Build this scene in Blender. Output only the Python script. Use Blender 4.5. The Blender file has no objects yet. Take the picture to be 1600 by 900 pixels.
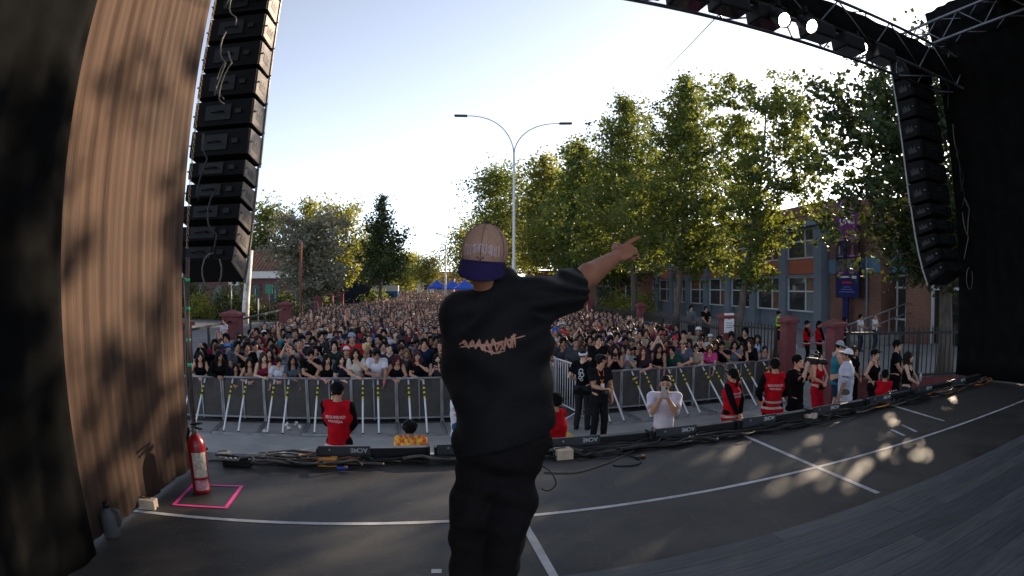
import bpy, bmesh, math, random
import numpy as np
from mathutils import Vector, Matrix
R = math.radians
random.seed(11); np.random.seed(11)
S = bpy.context.scene
COL = S.collection

# ---------------------------------------------------------------- camera, sky, sun, exposure
CAMZ, PITCH, FPX = 3.10, R(-0.25), 900.0          # fisheye lens: 900 px focal length on a 1600 px wide frame
cd = bpy.data.cameras.new('camera'); cam = bpy.data.objects.new('camera', cd); COL.objects.link(cam)
cam.location = (0, 0, CAMZ); cam.rotation_euler = (R(90) + PITCH, 0, 0)
cd.type = 'PANO'; cd.sensor_width = 36; cd.sensor_height = 20.25; cd.sensor_fit = 'HORIZONTAL'
for holder in (cd, getattr(cd, 'cycles', None)):
    try:
        holder.panorama_type = 'FISHEYE_EQUISOLID'
        holder.fisheye_lens = FPX / 1600 * 36
        holder.fisheye_fov = R(200)
    except Exception: pass
cd.clip_start = 0.05; cd.clip_end = 2000
S.camera = cam
SUN_AZ, SUN_EL = R(42), R(17)
w = bpy.data.worlds.new('World'); S.world = w; w.use_nodes = True
nt = w.node_tree; bg = nt.nodes['Background']; sky = nt.nodes.new('ShaderNodeTexSky')
sky.sky_type = 'NISHITA'; sky.sun_disc = False; sky.sun_elevation = SUN_EL; sky.sun_rotation = SUN_AZ
sky.air_density = 0.6; sky.dust_density = 0.35; sky.ozone_density = 2.0
hs = nt.nodes.new('ShaderNodeHueSaturation'); hs.inputs['Saturation'].default_value = 0.50      # hazy, pale evening sky all round
nt.links.new(sky.outputs[0], hs.inputs['Color']); nt.links.new(hs.outputs[0], bg.inputs[0]); bg.inputs[1].default_value = 0.15
sl = bpy.data.lights.new('sun', 'SUN'); so = bpy.data.objects.new('sun', sl); COL.objects.link(so)
sl.energy = 5.0; sl.angle = R(0.55); sl.color = (1.0, 0.80, 0.58)
sd = Vector((math.sin(SUN_AZ) * math.cos(SUN_EL), math.cos(SUN_AZ) * math.cos(SUN_EL), math.sin(SUN_EL)))
so.rotation_euler = sd.to_track_quat('Z', 'Y').to_euler(); so.location = sd * 60
S.view_settings.view_transform = 'Standard'; S.view_settings.look = 'None'
S.view_settings.exposure = 1.15; S.view_settings.gamma = 1.0
S.view_settings.use_curve_mapping = False
S.render.engine = 'CYCLES'; S.cycles.use_denoising = True
S.cycles.max_bounces = 6; S.cycles.diffuse_bounces = 3; S.cycles.glossy_bounces = 2
S.cycles.transmission_bounces = 4; S.cycles.transparent_max_bounces = 4

# ---------------------------------------------------------------- pixel -> place
CZ, K = CAMZ, 3.10 / 2.71                  # the street was measured with the lens 2.71 high: K brings it to true size
def ray(px, py):
    u, v = px - 800, 450 - py; r = math.hypot(u, v) + 1e-9
    t = 2 * math.asin(r / (2 * FPX))
    d = Vector((math.sin(t) * u / r, math.cos(t), math.sin(t) * v / r))
    return Matrix.Rotation(PITCH, 3, 'X') @ d
def at(px, py, Y):                       # the point seen at a pixel, Y metres in front of the camera
    d = ray(px, py); s = Y / d.y
    return Vector((d.x * s, Y, CZ + d.z * s))
def on(px, py, z=0.0):                   # the point seen at a pixel on the level z
    d = ray(px, py); s = (z - CZ) / d.z
    return Vector((d.x * s, d.y * s, z))
AX = math.atan2(0.216, 0.976)            # the stage and the barriers are turned this much
UX, UN = Vector((math.cos(AX), math.sin(AX), 0)), Vector((-math.sin(AX), math.cos(AX), 0))
STZ = CAMZ - 1.5                                # stage level

# ---------------------------------------------------------------- materials
MATS = {}
def rgb(c, k=1.0): return (min(1, c[0] * k), min(1, c[1] * k), min(1, c[2] * k), 1)
def mat(name, col=(.5, .5, .5), rough=.75, var=.15, scale=6.0, bump=0.0, metal=0.0, spec=.35, objcol=False, detail=4, tint=None, stretch=None, fine=0):
    if name in MATS: return MATS[name]
    m = bpy.data.materials.new(name); m.use_nodes = True; n = m.node_tree; L = n.links.new
    b = n.nodes['Principled BSDF']; b.inputs['Roughness'].default_value = rough; b.inputs['Metallic'].default_value = metal
    b.inputs['Specular IOR Level'].default_value = spec
    tc = n.nodes.new('ShaderNodeTexCoord'); no = n.nodes.new('ShaderNodeTexNoise')
    no.inputs['Scale'].default_value = scale; no.inputs['Detail'].default_value = detail
    src = tc.outputs['Object']
    if stretch:
        mp = n.nodes.new('ShaderNodeMapping'); mp.inputs['Scale'].default_value = stretch; L(src, mp.inputs[0]); src = mp.outputs[0]
    L(src, no.inputs['Vector'])
    mr = n.nodes.new('ShaderNodeMapRange'); mr.inputs[1].default_value = .3; mr.inputs[2].default_value = .7
    mr.inputs[3].default_value = 1 - var; mr.inputs[4].default_value = 1 + var
    L(no.outputs[0], mr.inputs[0])
    mx = n.nodes.new('ShaderNodeMix'); mx.data_type = 'RGBA'; mx.blend_type = 'MULTIPLY'; mx.inputs[0].default_value = 1
    if objcol:
        oi = n.nodes.new('ShaderNodeObjectInfo'); L(oi.outputs['Color'], mx.inputs[6])
    else: mx.inputs[6].default_value = rgb(col)
    L(mr.outputs[0], mx.inputs[7])
    out = mx.outputs[2]
    if tint:                                  # a second colour in large patches (dirt, fading)
        n2 = n.nodes.new('ShaderNodeTexNoise'); n2.inputs['Scale'].default_value = tint[1]; n2.inputs['Detail'].default_value = 6; L(tc.outputs['Object'], n2.inputs['Vector'])
        cr = n.nodes.new('ShaderNodeMapRange'); cr.inputs[1].default_value = .48; cr.inputs[2].default_value = .62; cr.inputs[4].default_value = tint[2]; L(n2.outputs[0], cr.inputs[0])
        m2 = n.nodes.new('ShaderNodeMix'); m2.data_type = 'RGBA'; L(cr.outputs[0], m2.inputs[0]); L(out, m2.inputs[6]); m2.inputs[7].default_value = rgb(tint[0]); out = m2.outputs[2]
    L(out, b.inputs['Base Color'])
    if bump:
        bp = n.nodes.new('ShaderNodeBump'); bp.inputs['Strength'].default_value = bump; bp.inputs['Distance'].default_value = .02
        if fine:
            n3 = n.nodes.new('ShaderNodeTexNoise'); n3.inputs['Scale'].default_value = fine; n3.inputs['Detail'].default_value = 3; L(tc.outputs['Object'], n3.inputs['Vector']); L(n3.outputs[0], bp.inputs['Height'])
        else: L(no.outputs[0], bp.inputs['Height'])
        L(bp.outputs[0], b.inputs['Normal'])
    MATS[name] = m; return m
def worn(m, col, scale, stretch, lo, hi, amt, rot=0.0, detail=8):
    n = m.node_tree; L = n.links.new; b = n.nodes['Principled BSDF']; old = b.inputs['Base Color'].links[0].from_socket
    tc = n.nodes.new('ShaderNodeTexCoord'); mp = n.nodes.new('ShaderNodeMapping'); mp.inputs['Scale'].default_value = stretch; mp.inputs['Rotation'].default_value = (0, 0, rot)
    no = n.nodes.new('ShaderNodeTexNoise'); no.inputs['Scale'].default_value = scale; no.inputs['Detail'].default_value = detail
    mr = n.nodes.new('ShaderNodeMapRange'); mr.inputs[1].default_value = lo; mr.inputs[2].default_value = hi; mr.inputs[4].default_value = amt
    mx = n.nodes.new('ShaderNodeMix'); mx.data_type = 'RGBA'; mx.inputs[7].default_value = rgb(col)
    L(tc.outputs['Object'], mp.inputs[0]); L(mp.outputs[0], no.inputs['Vector']); L(no.outputs[0], mr.inputs[0]); L(mr.outputs[0], mx.inputs[0]); L(old, mx.inputs[6]); L(mx.outputs[2], b.inputs['Base Color'])
    return m
def leafmat(name, a, b, trans=(.30, .42, .03), tw=.45):
    if name in MATS: return MATS[name]
    m = bpy.data.materials.new(name); m.use_nodes = True; n = m.node_tree; L = n.links.new
    n.nodes.remove(n.nodes['Principled BSDF']); o = n.nodes['Material Output']
    g = n.nodes.new('ShaderNodeNewGeometry'); cr = n.nodes.new('ShaderNodeMix'); cr.data_type = 'RGBA'
    L(g.outputs['Random Per Island'], cr.inputs[0]); cr.inputs[6].default_value = rgb(a); cr.inputs[7].default_value = rgb(b)
    d = n.nodes.new('ShaderNodeBsdfPrincipled'); d.inputs['Roughness'].default_value = .5; d.inputs['Specular IOR Level'].default_value = .3
    L(cr.outputs[2], d.inputs['Base Color'])
    t = n.nodes.new('ShaderNodeBsdfTranslucent'); t.inputs[0].default_value = rgb(trans)
    x = n.nodes.new('ShaderNodeMixShader'); x.inputs[0].default_value = tw
    L(d.outputs[0], x.inputs[1]); L(t.outputs[0], x.inputs[2]); L(x.outputs[0], o.inputs[0])
    MATS[name] = m; return m
def glow(name, col, s):
    if name in MATS: return MATS[name]
    m = bpy.data.materials.new(name); m.use_nodes = True; n = m.node_tree; b = n.nodes['Principled BSDF']
    b.inputs['Base Color'].default_value = rgb(col); b.inputs['Emission Color'].default_value = rgb(col); b.inputs['Emission Strength'].default_value = s
    MATS[name] = m; return m
def glass(name, col=(.03, .035, .04), rough=.08):
    if name in MATS: return MATS[name]
    m = mat(name, col, rough, .3, .8, spec=.8); return m
def brickmat(name, c1, c2, mortar, scale=1.0, bw=.24, bh=.07, msize=.012):
    if name in MATS: return MATS[name]
    m = bpy.data.materials.new(name); m.use_nodes = True; n = m.node_tree; L = n.links.new; b = n.nodes['Principled BSDF']
    b.inputs['Roughness'].default_value = .9
    tc = n.nodes.new('ShaderNodeTexCoord'); sx = n.nodes.new('ShaderNodeSeparateXYZ'); cx = n.nodes.new('ShaderNodeCombineXYZ')
    ad = n.nodes.new('ShaderNodeMath'); L(tc.outputs['Object'], sx.inputs[0])
    L(sx.outputs[0], ad.inputs[0]); L(sx.outputs[1], ad.inputs[1]); L(ad.outputs[0], cx.inputs[0]); L(sx.outputs[2], cx.inputs[1])
    br = n.nodes.new('ShaderNodeTexBrick'); L(cx.outputs[0], br.inputs['Vector'])
    br.inputs['Color1'].default_value = rgb(c1); br.inputs['Color2'].default_value = rgb(c2); br.inputs['Mortar'].default_value = rgb(mortar)
    br.inputs['Scale'].default_value = scale; br.inputs['Mortar Size'].default_value = msize; br.inputs['Brick Width'].default_value = bw; br.inputs['Row Height'].default_value = bh
    no = n.nodes.new('ShaderNodeTexNoise'); no.inputs['Scale'].default_value = .7; no.inputs['Detail'].default_value = 6; L(tc.outputs['Object'], no.inputs['Vector'])
    mr = n.nodes.new('ShaderNodeMapRange'); mr.inputs[1].default_value = .3; mr.inputs[2].default_value = .7; mr.inputs[3].default_value = .7; mr.inputs[4].default_value = 1.2; L(no.outputs[0], mr.inputs[0])
    mx = n.nodes.new('ShaderNodeMix'); mx.data_type = 'RGBA'; mx.blend_type = 'MULTIPLY'; mx.inputs[0].default_value = 1
    L(br.outputs[0], mx.inputs[6]); L(mr.outputs[0], mx.inputs[7]); L(mx.outputs[2], b.inputs['Base Color'])
    MATS[name] = m; return m

# ---------------------------------------------------------------- mesh building
class MB:
    def __init__(self): self.v = []; self.f = []; self.mi = []; self.sm = []
    def add(self, vs, fs, mi=0, smooth=False):
        o = len(self.v); self.v += [tuple(p) for p in vs]; self.f += [tuple(i + o for i in f) for f in fs]
        self.mi += [mi] * len(fs); self.sm += [smooth] * len(fs); return self
    def box(self, c, s, rot=None, mi=0):
        hx, hy, hz = s[0] / 2, s[1] / 2, s[2] / 2
        vs = [Vector((x * hx, y * hy, z * hz)) for x in (-1, 1) for y in (-1, 1) for z in (-1, 1)]
        if rot is not None: vs = [rot @ p for p in vs]
        vs = [p + Vector(c) for p in vs]
        return self.add(vs, [(0, 1, 3, 2), (4, 6, 7, 5), (0, 4, 5, 1), (2, 3, 7, 6), (0, 2, 6, 4), (1, 5, 7, 3)], mi)
    def rbox(self, c, s, r=.01, rot=None, mi=0):         # box with chamfered vertical and horizontal edges
        bm = bmesh.new(); bmesh.ops.create_cube(bm, size=1)
        for vv in bm.verts: vv.co = Vector((vv.co.x * s[0], vv.co.y * s[1], vv.co.z * s[2]))
        bmesh.ops.bevel(bm, geom=list(bm.edges), offset=r, segments=2, affect='EDGES', profile=.5)
        bm.verts.index_update()
        vs = [(rot @ vv.co if rot is not None else vv.co) + Vector(c) for vv in bm.verts]; fs = [[q.index for q in f.verts] for f in bm.faces]
        bm.free(); return self.add(vs, fs, mi)
    def tube(self, pts, r, n=8, mi=0, cap=True, smooth=True, r1=None):
        pts = [Vector(p) for p in pts]; m = len(pts)
        rs = r if isinstance(r, (list, tuple)) else [r + ((r1 if r1 is not None else r) - r) * i / max(1, m - 1) for i in range(m)]
        t0 = (pts[1] - pts[0]).normalized()
        up = Vector((0, 0, 1)) if abs(t0.z) < .9 else Vector((1, 0, 0)); a = t0.cross(up).normalized(); vs = []
        for i, p in enumerate(pts):
            t = (pts[min(i + 1, m - 1)] - pts[max(i - 1, 0)]);  t = t.normalized() if t.length > 1e-9 else t0
            a = (a - t * a.dot(t)).normalized(); b = t.cross(a)
            for k in range(n):
                an = 2 * math.pi * k / n; vs.append(p + (a * math.cos(an) + b * math.sin(an)) * rs[i])
        fs = [(i * n + k, i * n + (k + 1) % n, (i + 1) * n + (k + 1) % n, (i + 1) * n + k) for i in range(m - 1) for k in range(n)]
        if cap: fs += [tuple(range(n - 1, -1, -1)), tuple(range((m - 1) * n, m * n))]
        return self.add(vs, fs, mi, smooth)
    def lathe(self, prof, c=(0, 0, 0), n=16, mi=0, rot=None, smooth=True):
        vs = []; m = len(prof)
        for (r, z) in prof:
            for k in range(n):
                an = 2 * math.pi * k / n; p = Vector((r * math.cos(an), r * math.sin(an), z))
                vs.append((rot @ p if rot is not None else p) + Vector(c))
        fs = [(i * n + k, i * n + (k + 1) % n, (i + 1) * n + (k + 1) % n, (i + 1) * n + k) for i in range(m - 1) for k in range(n)]
        fs += [tuple(range(n - 1, -1, -1)), tuple(range((m - 1) * n, m * n))]
        return self.add(vs, fs, mi, smooth)
    def prism(self, poly, a, b, mi=0):                   # closed outline poly (3-D points), extruded from +a to +b
        n = len(poly); P = [Vector(p) for p in poly]
        vs = [p + Vector(a) for p in P] + [p + Vector(b) for p in P]
        return self.add(vs, [tuple(range(n - 1, -1, -1)), tuple(range(n, 2 * n))] + [(i, (i + 1) % n, n + (i + 1) % n, n + i) for i in range(n)], mi)
    def mesh(self, name, mats):
        me = bpy.data.meshes.new(name); me.from_pydata(self.v, [], self.f)
        for m in (mats if isinstance(mats, (list, tuple)) else [mats]): me.materials.append(m)
        me.polygons.foreach_set('material_index', self.mi); me.polygons.foreach_set('use_smooth', self.sm)
        me.validate(); me.update(); return me
    def build(self, name, mats, parent=None, loc=None, rz=None):
        o = bpy.data.objects.new(name, self.mesh(name, mats)); COL.objects.link(o)
        if parent is not None: o.parent = parent
        if loc is not None: o.location = loc
        if rz is not None: o.rotation_euler = (0, 0, rz)
        return o
def tag(o, label=None, cat=None, group=None, kind=None):
    if label: o['label'] = label
    if cat: o['category'] = cat
    if group: o['group'] = group
    if kind: o['kind'] = kind
    return o
def empty(name, loc=(0, 0, 0), rz=0, label=None, cat=None, group=None):
    o = bpy.data.objects.new(name, None); COL.objects.link(o); o.location = loc; o.rotation_euler = (0, 0, rz); o.empty_display_size = .1
    return tag(o, label, cat, group)
KIDS = {}
def kids(o): return [c for c in bpy.data.objects if c.parent == o] if False else list(o.children)
def copy_tree(o, parent=None):
    c = o.copy(); COL.objects.link(c); c.parent = parent
    for ch in list(o.children): copy_tree(ch, c)
    return c
def inst(name, me, parent=None, loc=(0, 0, 0), rz=0.0, scale=None):
    o = bpy.data.objects.new(name, me); COL.objects.link(o); o.location = loc; o.rotation_euler = (0, 0, rz)
    if parent is not None: o.parent = parent
    if scale: o.scale = scale
    return o
def text_mesh(txt, size, depth=.002, name='lettering', bold=.0):
    cu = bpy.data.curves.new(name, 'FONT'); cu.body = txt; cu.size = size; cu.extrude = depth; cu.offset = bold
    cu.align_x = 'CENTER'; cu.align_y = 'CENTER'; cu.resolution_u = 2
    o = bpy.data.objects.new(name, cu); COL.objects.link(o)
    dg = bpy.context.evaluated_depsgraph_get(); me = bpy.data.meshes.new_from_object(o.evaluated_get(dg))
    bpy.data.objects.remove(o); bpy.data.curves.remove(cu); return me
def lettering(txt, size, m, parent, loc, rot, name='lettering', depth=.002, bold=0.0):
    me = text_mesh(txt, size, depth, name, bold); me.materials.clear(); me.materials.append(m)
    o = bpy.data.objects.new(name, me); COL.objects.link(o); o.parent = parent; o.location = loc; o.rotation_euler = rot
    return o
def rotz(a): return Matrix.Rotation(a, 3, 'Z')
def rng(lo, hi): return random.uniform(lo, hi)

def scale_begin():
    global CZ; CZ = CAMZ / K; return set(bpy.data.objects)
def scale_end(before):
    global CZ; CZ = CAMZ
    for o in bpy.data.objects:
        if o not in before and o.parent is None:
            o.location = o.location * K; o.scale = (K, K, K)
def spline(P, k=6):
    P = [P[0]] + P + [P[-1]]; out = []
    for i in range(1, len(P) - 2):
        for j in range(k):
            t = j / k; a, b_, c, d = P[i - 1], P[i], P[i + 1], P[i + 2]
            out.append(.5 * ((2 * b_) + (c - a) * t + (2 * a - 5 * b_ + 4 * c - d) * t * t + (3 * b_ - a - 3 * c + d) * t ** 3))
    return out + [P[-1]]

# ================================================================ the setting
ASPH = mat('asphalt', (.055, .055, .058), .9, .3, 3.0, .25, tint=((.09, .085, .08), .25, .6), fine=60)
CONC = mat('concrete', (.27, .265, .255), .9, .12, 2.2, .15, tint=((.17, .165, .16), .5, .7), fine=40)
GRASS = mat('grass_soil', (.07, .085, .03), 1, .4, 1.5, .5)
PAVE = mat('paving', (.20, .20, .195), .9, .15, 2.0, .1, tint=((.14, .14, .14), .3, .6))
def sheet(name, pts, z, m, kind='structure', thick=None):
    b = MB()
    if thick: b.prism([(p[0], p[1], z - thick) for p in pts], (0, 0, 0), (0, 0, thick))
    else: b.add([(p[0], p[1], z) for p in pts], [tuple(range(len(pts)))])
    return tag(b.build(name, m), kind=kind)
_b = scale_begin()
sheet('ground', [(-900, -900), (900, -900), (900, 900), (-900, 900)], -.01, mat('far_ground', (.10, .095, .07), 1, .3, .3))
sheet('street', [(-9, -6), (8, -6), (6.0, 12), (4.6, 34), (-4, 140), (-36, 140), (-13.5, 34), (-8.4, 12)], 0.0, ASPH)
sheet('side_road', [(-80, 20), (-9.2, 6), (-10.5, 22), (-15, 40), (-22, 62), (-90, 58)], -.004, mat('road_grey', (.10, .10, .105), .9, .2, 1.5, .1, tint=((.16, .15, .13), .15, .7)))
sheet('verge', [(-90, 40.5), (-17.6, 40.5), (-23, 75), (-90, 75)], .02, GRASS)
sheet('pit_pavement', [tuple((Vector((0, 5.0, 0)) + UX * s + UN * n)[:2]) for s, n in ((-9, -2), (11, -2), (11, 6.2), (-9, 6.2))], .012, CONC)
sheet('pavement', [(6.9, 4), (40, 4), (40, 120), (-1, 120), (5.4, 34)], .03, PAVE)

scale_end(_b)
# ---- stage
E0 = Vector((0.0, 5.07, 0))
def SP(s, n, z=STZ): p = E0 + UX * s + UN * n; return Vector((p.x, p.y, z))
BLACKW = mat('deck_black', (.015, .015, .015), .8, .2, 3)
VINYL = mat('stage_vinyl', (.028, .028, .030), .6, .25, 2.5, .12, tint=((.05, .047, .043), .7, .7), fine=90, spec=.4)
fl = sheet('stage_floor', [tuple(SP(s, n)[:2]) for s, n in ((-6, -9), (11.5, -9), (11.5, 0), (-6, 0))], STZ - .004, BLACKW, thick=.12)
VIN = [mat('stage_vinyl_%s' % a, c, .62, .28, 2.5, .15, tint=((.055, .051, .046), s_, .85), fine=70, spec=.35) for a, c, s_ in (('one', (.028, .026, .025), .8), ('two', (.033, .030, .028), 1.1), ('three', (.025, .024, .024), .6))]
for m_ in VIN:
    worn(m_, (.085, .078, .070), 5, (1, 14, 1), .60, .72, .6, .5); worn(m_, (.08, .074, .066), 4, (12, 1, 1), .62, .72, .5, .3); worn(m_, (.012, .012, .013), 1.6, (1, 1, 1), .56, .70, .7); worn(m_, (.10, .095, .085), 38, (1, 1, 1), .66, .74, .5)
for k in range(6):                                  # rolls of stage vinyl laid side by side
    n1, n0_ = -.002 - k * 1.5, -(k + 1) * 1.5 + .002
    MB().prism([SP(-6, n0_, STZ - .0039), SP(11.5, n0_, STZ - .0039), SP(11.5, n1, STZ - .0039), SP(-6, n1, STZ - .0039)], (0, 0, 0), (0, 0, .0039 + .0003 * (k % 2))).build('vinyl_roll', VIN[k % 3], fl)
WHITE_TAPE = mat('white_tape', (.52, .52, .53), .6, .2, 9, tint=((.30, .29, .28), 3, .7))
PINK = mat('pink_tape', (.80, .05, .30), .6, .12, 9)
def strip(p, q, wd, m, z=.003, ext=0.0, name='tape_strip'):
    p, q = Vector(p), Vector(q); t = (q - p); L = t.length; t.normalize(); a = Vector((-t.y, t.x, 0)) * (wd / 2)
    p = p - t * ext; q = q + t * ext; n = max(2, int(L / .12)); vs = []
    for i in range(n + 1):
        c = p.lerp(q, i / n); k = 1 + rng(-.06, .06)
        vs += [(c + a * k + Vector((0, 0, z))), (c - a * k + Vector((0, 0, z)))]
    return MB().add(vs, [(2 * i, 2 * i + 1, 2 * i + 3, 2 * i + 2) for i in range(n)]).build(name, m, fl)
strip(SP(-2.95, -1.53), SP(8.5, -1.55), .042, WHITE_TAPE)
strip(on(1163, 681, STZ), on(1372, 771, STZ), .05, WHITE_TAPE, .0035)
strip(on(818, 817, STZ), on(885, 935, STZ), .05, WHITE_TAPE, .0035)
strip(on(1388, 632, STZ), on(1475, 658, STZ), .05, WHITE_TAPE)
strip(on(1392, 671, STZ), on(1413, 681, STZ), .04, WHITE_TAPE); strip(on(1409, 664, STZ), on(1432, 675, STZ), .04, WHITE_TAPE)
strip(on(674, 893, STZ), on(690, 893, STZ), .05, WHITE_TAPE)
pk = [on(303, 757, STZ), on(378, 760, STZ), on(353, 794, STZ), on(272, 789, STZ)]
for i in range(4): strip(pk[i], pk[(i + 1) % 4], .028, PINK, .003 + .0006 * i, .014)
# plank deck laid on the vinyl, at the back
PL = [mat('plank_%s' % w_, c, .62, .3, 3, .2, stretch=(1.2, 14, 14), spec=.4) for w_, c in (('dark', (.055, .058, .064)), ('mid', (.07, .072, .078)), ('pale', (.085, .086, .09)))]
deck = empty('plank_deck', SP(0, -2.42, STZ), AX); tag(deck, kind='structure')
for r_ in range(15):
    s = -3.2 + rng(0, 1.2)
    while s < 7.5:
        L = rng(1.5, 2.6); zz = .018 + rng(-.0015, .0015)
        MB().box((s + L / 2, -.075 - r_ * .148, zz / 2 + .0005), (L - .004, .144, zz)).build('plank', PL[random.randrange(3)], deck)
        s += L

# ---- curtain on the left and black drapes
def drape(name, p, q, z0, z1, m, amp=.035, wl=.22, seg=.03, label=None, cat='curtain', flare=.0):
    p, q = Vector(p), Vector(q); L = (q - p).length; t = (q - p).normalized(); a = Vector((-t.y, t.x, 0))
    n = int(L / seg); zs = np.linspace(z0, z1, 22); vs = []; ph = rng(0, 6)
    for j, z in enumerate(zs):
        for i in range(n + 1):
            d = i / n * L; g = 1 + flare * (1 - j / 21)
            o = amp * g * sum(c_ * math.sin(2 * math.pi * d / (wl * q_) + ph * q_ + .7 * math.sin(d * 2.3 * q_ + ph) + .25 * q_ * math.sin(z * .9 + q_ * 3)) for q_, c_ in ((1, .30), (1.63, .35), (2.9, .45), (5.3, .6)))
            o += .05 * math.sin(z * .55 + 1) * (i / n)
            vs.append(p + t * d + a * o + Vector((0, 0, z)))
    fs = [(j * (n + 1) + i, j * (n + 1) + i + 1, (j + 1) * (n + 1) + i + 1, (j + 1) * (n + 1) + i) for j in range(len(zs) - 1) for i in range(n)]
    o = MB().add(vs, fs, 0, True).build(name, m)
    so_ = o.modifiers.new('thick', 'SOLIDIFY'); so_.thickness = .006
    return tag(o, label, cat)
SCRIM = mat('brown_scrim', (.066, .038, .025), .95, .12, 3, .25, stretch=(18, 18, .8), tint=((.046, .028, .020), .8, .7))
BLACK = mat('black_molton', (.006, .006, .006), 1, .3, 5, spec=.05)
cA = Vector((-2.62, 3.98, 0)); tdir = Vector((.10, -.995, 0))
drape('brown_curtain', cA, cA + tdir * 3.2, STZ + .02, 8.2, SCRIM, .011, .10, .014, 'brown scrim curtain hung along the left side of the stage')
drape('black_drape', Vector((-2.30, 2.22, 0)), Vector((-2.05, .2, 0)), STZ + .02, 8.0, BLACK, .03, .25, .04, 'black wing drape in front of the brown curtain at the far left')
drape('black_drape', Vector((7.42, 7.25, 0)), Vector((8.6, 1.8, 0)), STZ + .02, 8.0, BLACK, .04, .3, .05, 'black wing drape behind the right loudspeaker stack at the far right')

# ---- unseen roof slab, added to darken the stage by blocking the sky
def slab(name, pts, z0, z1, m): return tag(MB().prism([(q.x, q.y, z0) for q in pts], (0, 0, 0), (0, 0, z1 - z0)).build(name, m), kind='structure')
slab('added_shade_roof', [SP(-6, -6.4), SP(11.5, -6.4), SP(11.5, -1.15), SP(-6, -1.15)], CAMZ + 4.6, CAMZ + 4.75, BLACK)

# ---- truss across the stage front
ALU = mat('truss_metal', (.20, .21, .23), .45, .15, 8, metal=.8)
DARKM = mat('black_metal', (.008, .008, .009), .55, .3, 6, spec=.25)
def truss(name, p, q, wd, ht, label, mt=ALU, seg=.5, upright=False):
    p, q = Vector(p), Vector(q); L = (q - p).length
    t = (q - p).normalized(); root = empty(name, p, 0, label, 'truss')
    z = Vector((0, 0, 1)) if not upright else UN; sdir = t.cross(z).normalized()
    co = [(sdir * (a * wd / 2) + z * (b * ht / 2)) for a, b in ((-1, -1), (1, -1), (1, 1), (-1, 1))]
    for c in co: MB().tube([c, c + t * L], .026, 8).build('chord', mt, root)
    n = int(L / seg)
    for f in range(4):
        a, b = co[f], co[(f + 1) % 4]
        for i in range(n):
            x, y = (a, b) if i % 2 == 0 else (b, a)
            MB().tube([x + t * (i * L / n), y + t * ((i + 1) * L / n)], .013, 5).build('brace', mt, root)
    return root
TRZ = CAMZ + 3.58
truss('front_truss', SP(-4.2, .25, TRZ), SP(8.6, .25, TRZ), .5, .58, 'aluminium box truss spanning above the stage front, upper right', seg=.56)
truss('side_truss', SP(7.6, -4.5, TRZ + .75), SP(7.6, 1.1, TRZ + .75), .4, .4, 'shorter truss crossing behind the front truss at the top right corner', seg=.5)
truss('tower_truss', SP(8.1, .35, 0), SP(8.1, .35, TRZ + 1.1), .4, .4, 'upright truss tower at the right end of the stage', seg=.5, upright=True)
def border_cloth():
    b = MB(); s = -4.0; lo = TRZ - .30
    n = 90; vs = []
    for i in range(n + 1):
        p = SP(-4 + 12.3 * i / n, .02 + .02 * math.sin(i * 1.3), 0); vs += [Vector((p.x, p.y, TRZ + .22)), Vector((p.x, p.y, lo - .02 * math.sin(i * .7)))]
    b.add(vs, [(2 * i, 2 * i + 1, 2 * i + 3, 2 * i + 2) for i in range(n)], 0, True)
    o = b.build('border_cloth', BLACK); o.modifiers.new('t', 'SOLIDIFY').thickness = .005
    tag(o, 'black border cloth hung in front of the overhead truss', 'curtain')
border_cloth()
LENS = glow('lamp_lens', (1.0, .86, .72), 9)
LENSOFF = glass('dark_lens', (.02, .02, .022))
def par(s, z, lit, label, tilt=R(38), n=-.30):
    root = empty('par_lamp', SP(s, n, z), AX, label, 'stage lamp', 'lamps on the front truss')
    rot = Matrix.Rotation(tilt, 3, 'X') @ Matrix.Rotation(R(90), 3, 'X')
    MB().lathe([(.05, -.17), (.085, -.14), (.095, -.02), (.10, .06), (.10, .10), (.092, .10), (.088, .075)], n=18, rot=rot).build('housing', DARKM, root)
    MB().lathe([(.0, .078), (.087, .078), (.07, .085), (.0, .09)], n=18, rot=rot).build('lens', LENS if lit else LENSOFF, root)
    MB().tube([(-.12, 0, 0), (-.12, .0, .16), (.12, .0, .16), (.12, 0, 0)], .009, 6).build('yoke', DARKM, root)
    MB().box((0, 0, .20), (.05, .06, .09)).build('clamp', DARKM, root)
pp = [at(1219, 28, 5.4), at(1262, 38, 5.5), at(1343, 73, 6.1)]
for k, (p, nm) in enumerate(zip(pp, ('first', 'middle', 'last'))):
    s_ = (p - E0).dot(UX); n_ = (p - E0).dot(UN)
    par(s_, p.z, True, ('lit stage lamp on the truss, leftmost of three', 'lit stage lamp on the truss, middle of three', 'lit stage lamp on the truss, rightmost of three')[k], n=n_)
def strobe(s, z, label, wv=.42):
    root = empty('wash_fixture', SP(s, -.05, z), AX, label, 'stage lamp', 'dark fixtures under the truss')
    MB().rbox((0, 0, 0), (wv, .30, .20), .02).build('body', DARKM, root)
    MB().box((0, 0, -.105), (wv - .06, .24, .012)).build('lens', LENSOFF, root)
    MB().tube([(-wv / 2 - .02, 0, 0), (-wv / 2 - .02, 0, .2), (wv / 2 + .02, 0, .2), (wv / 2 + .02, 0, 0)], .012, 6).build('yoke', DARKM, root)
for k, s_ in enumerate((1.45, 1.95, 2.5, 3.05, 3.9, 4.5, 5.2)):
    strobe(s_, TRZ - .39 - (.03 if k % 2 else 0), 'dark wash fixture under the truss, %s from the left' % ('first', 'second', 'third', 'fourth', 'fifth', 'sixth', 'seventh')[k])

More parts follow.
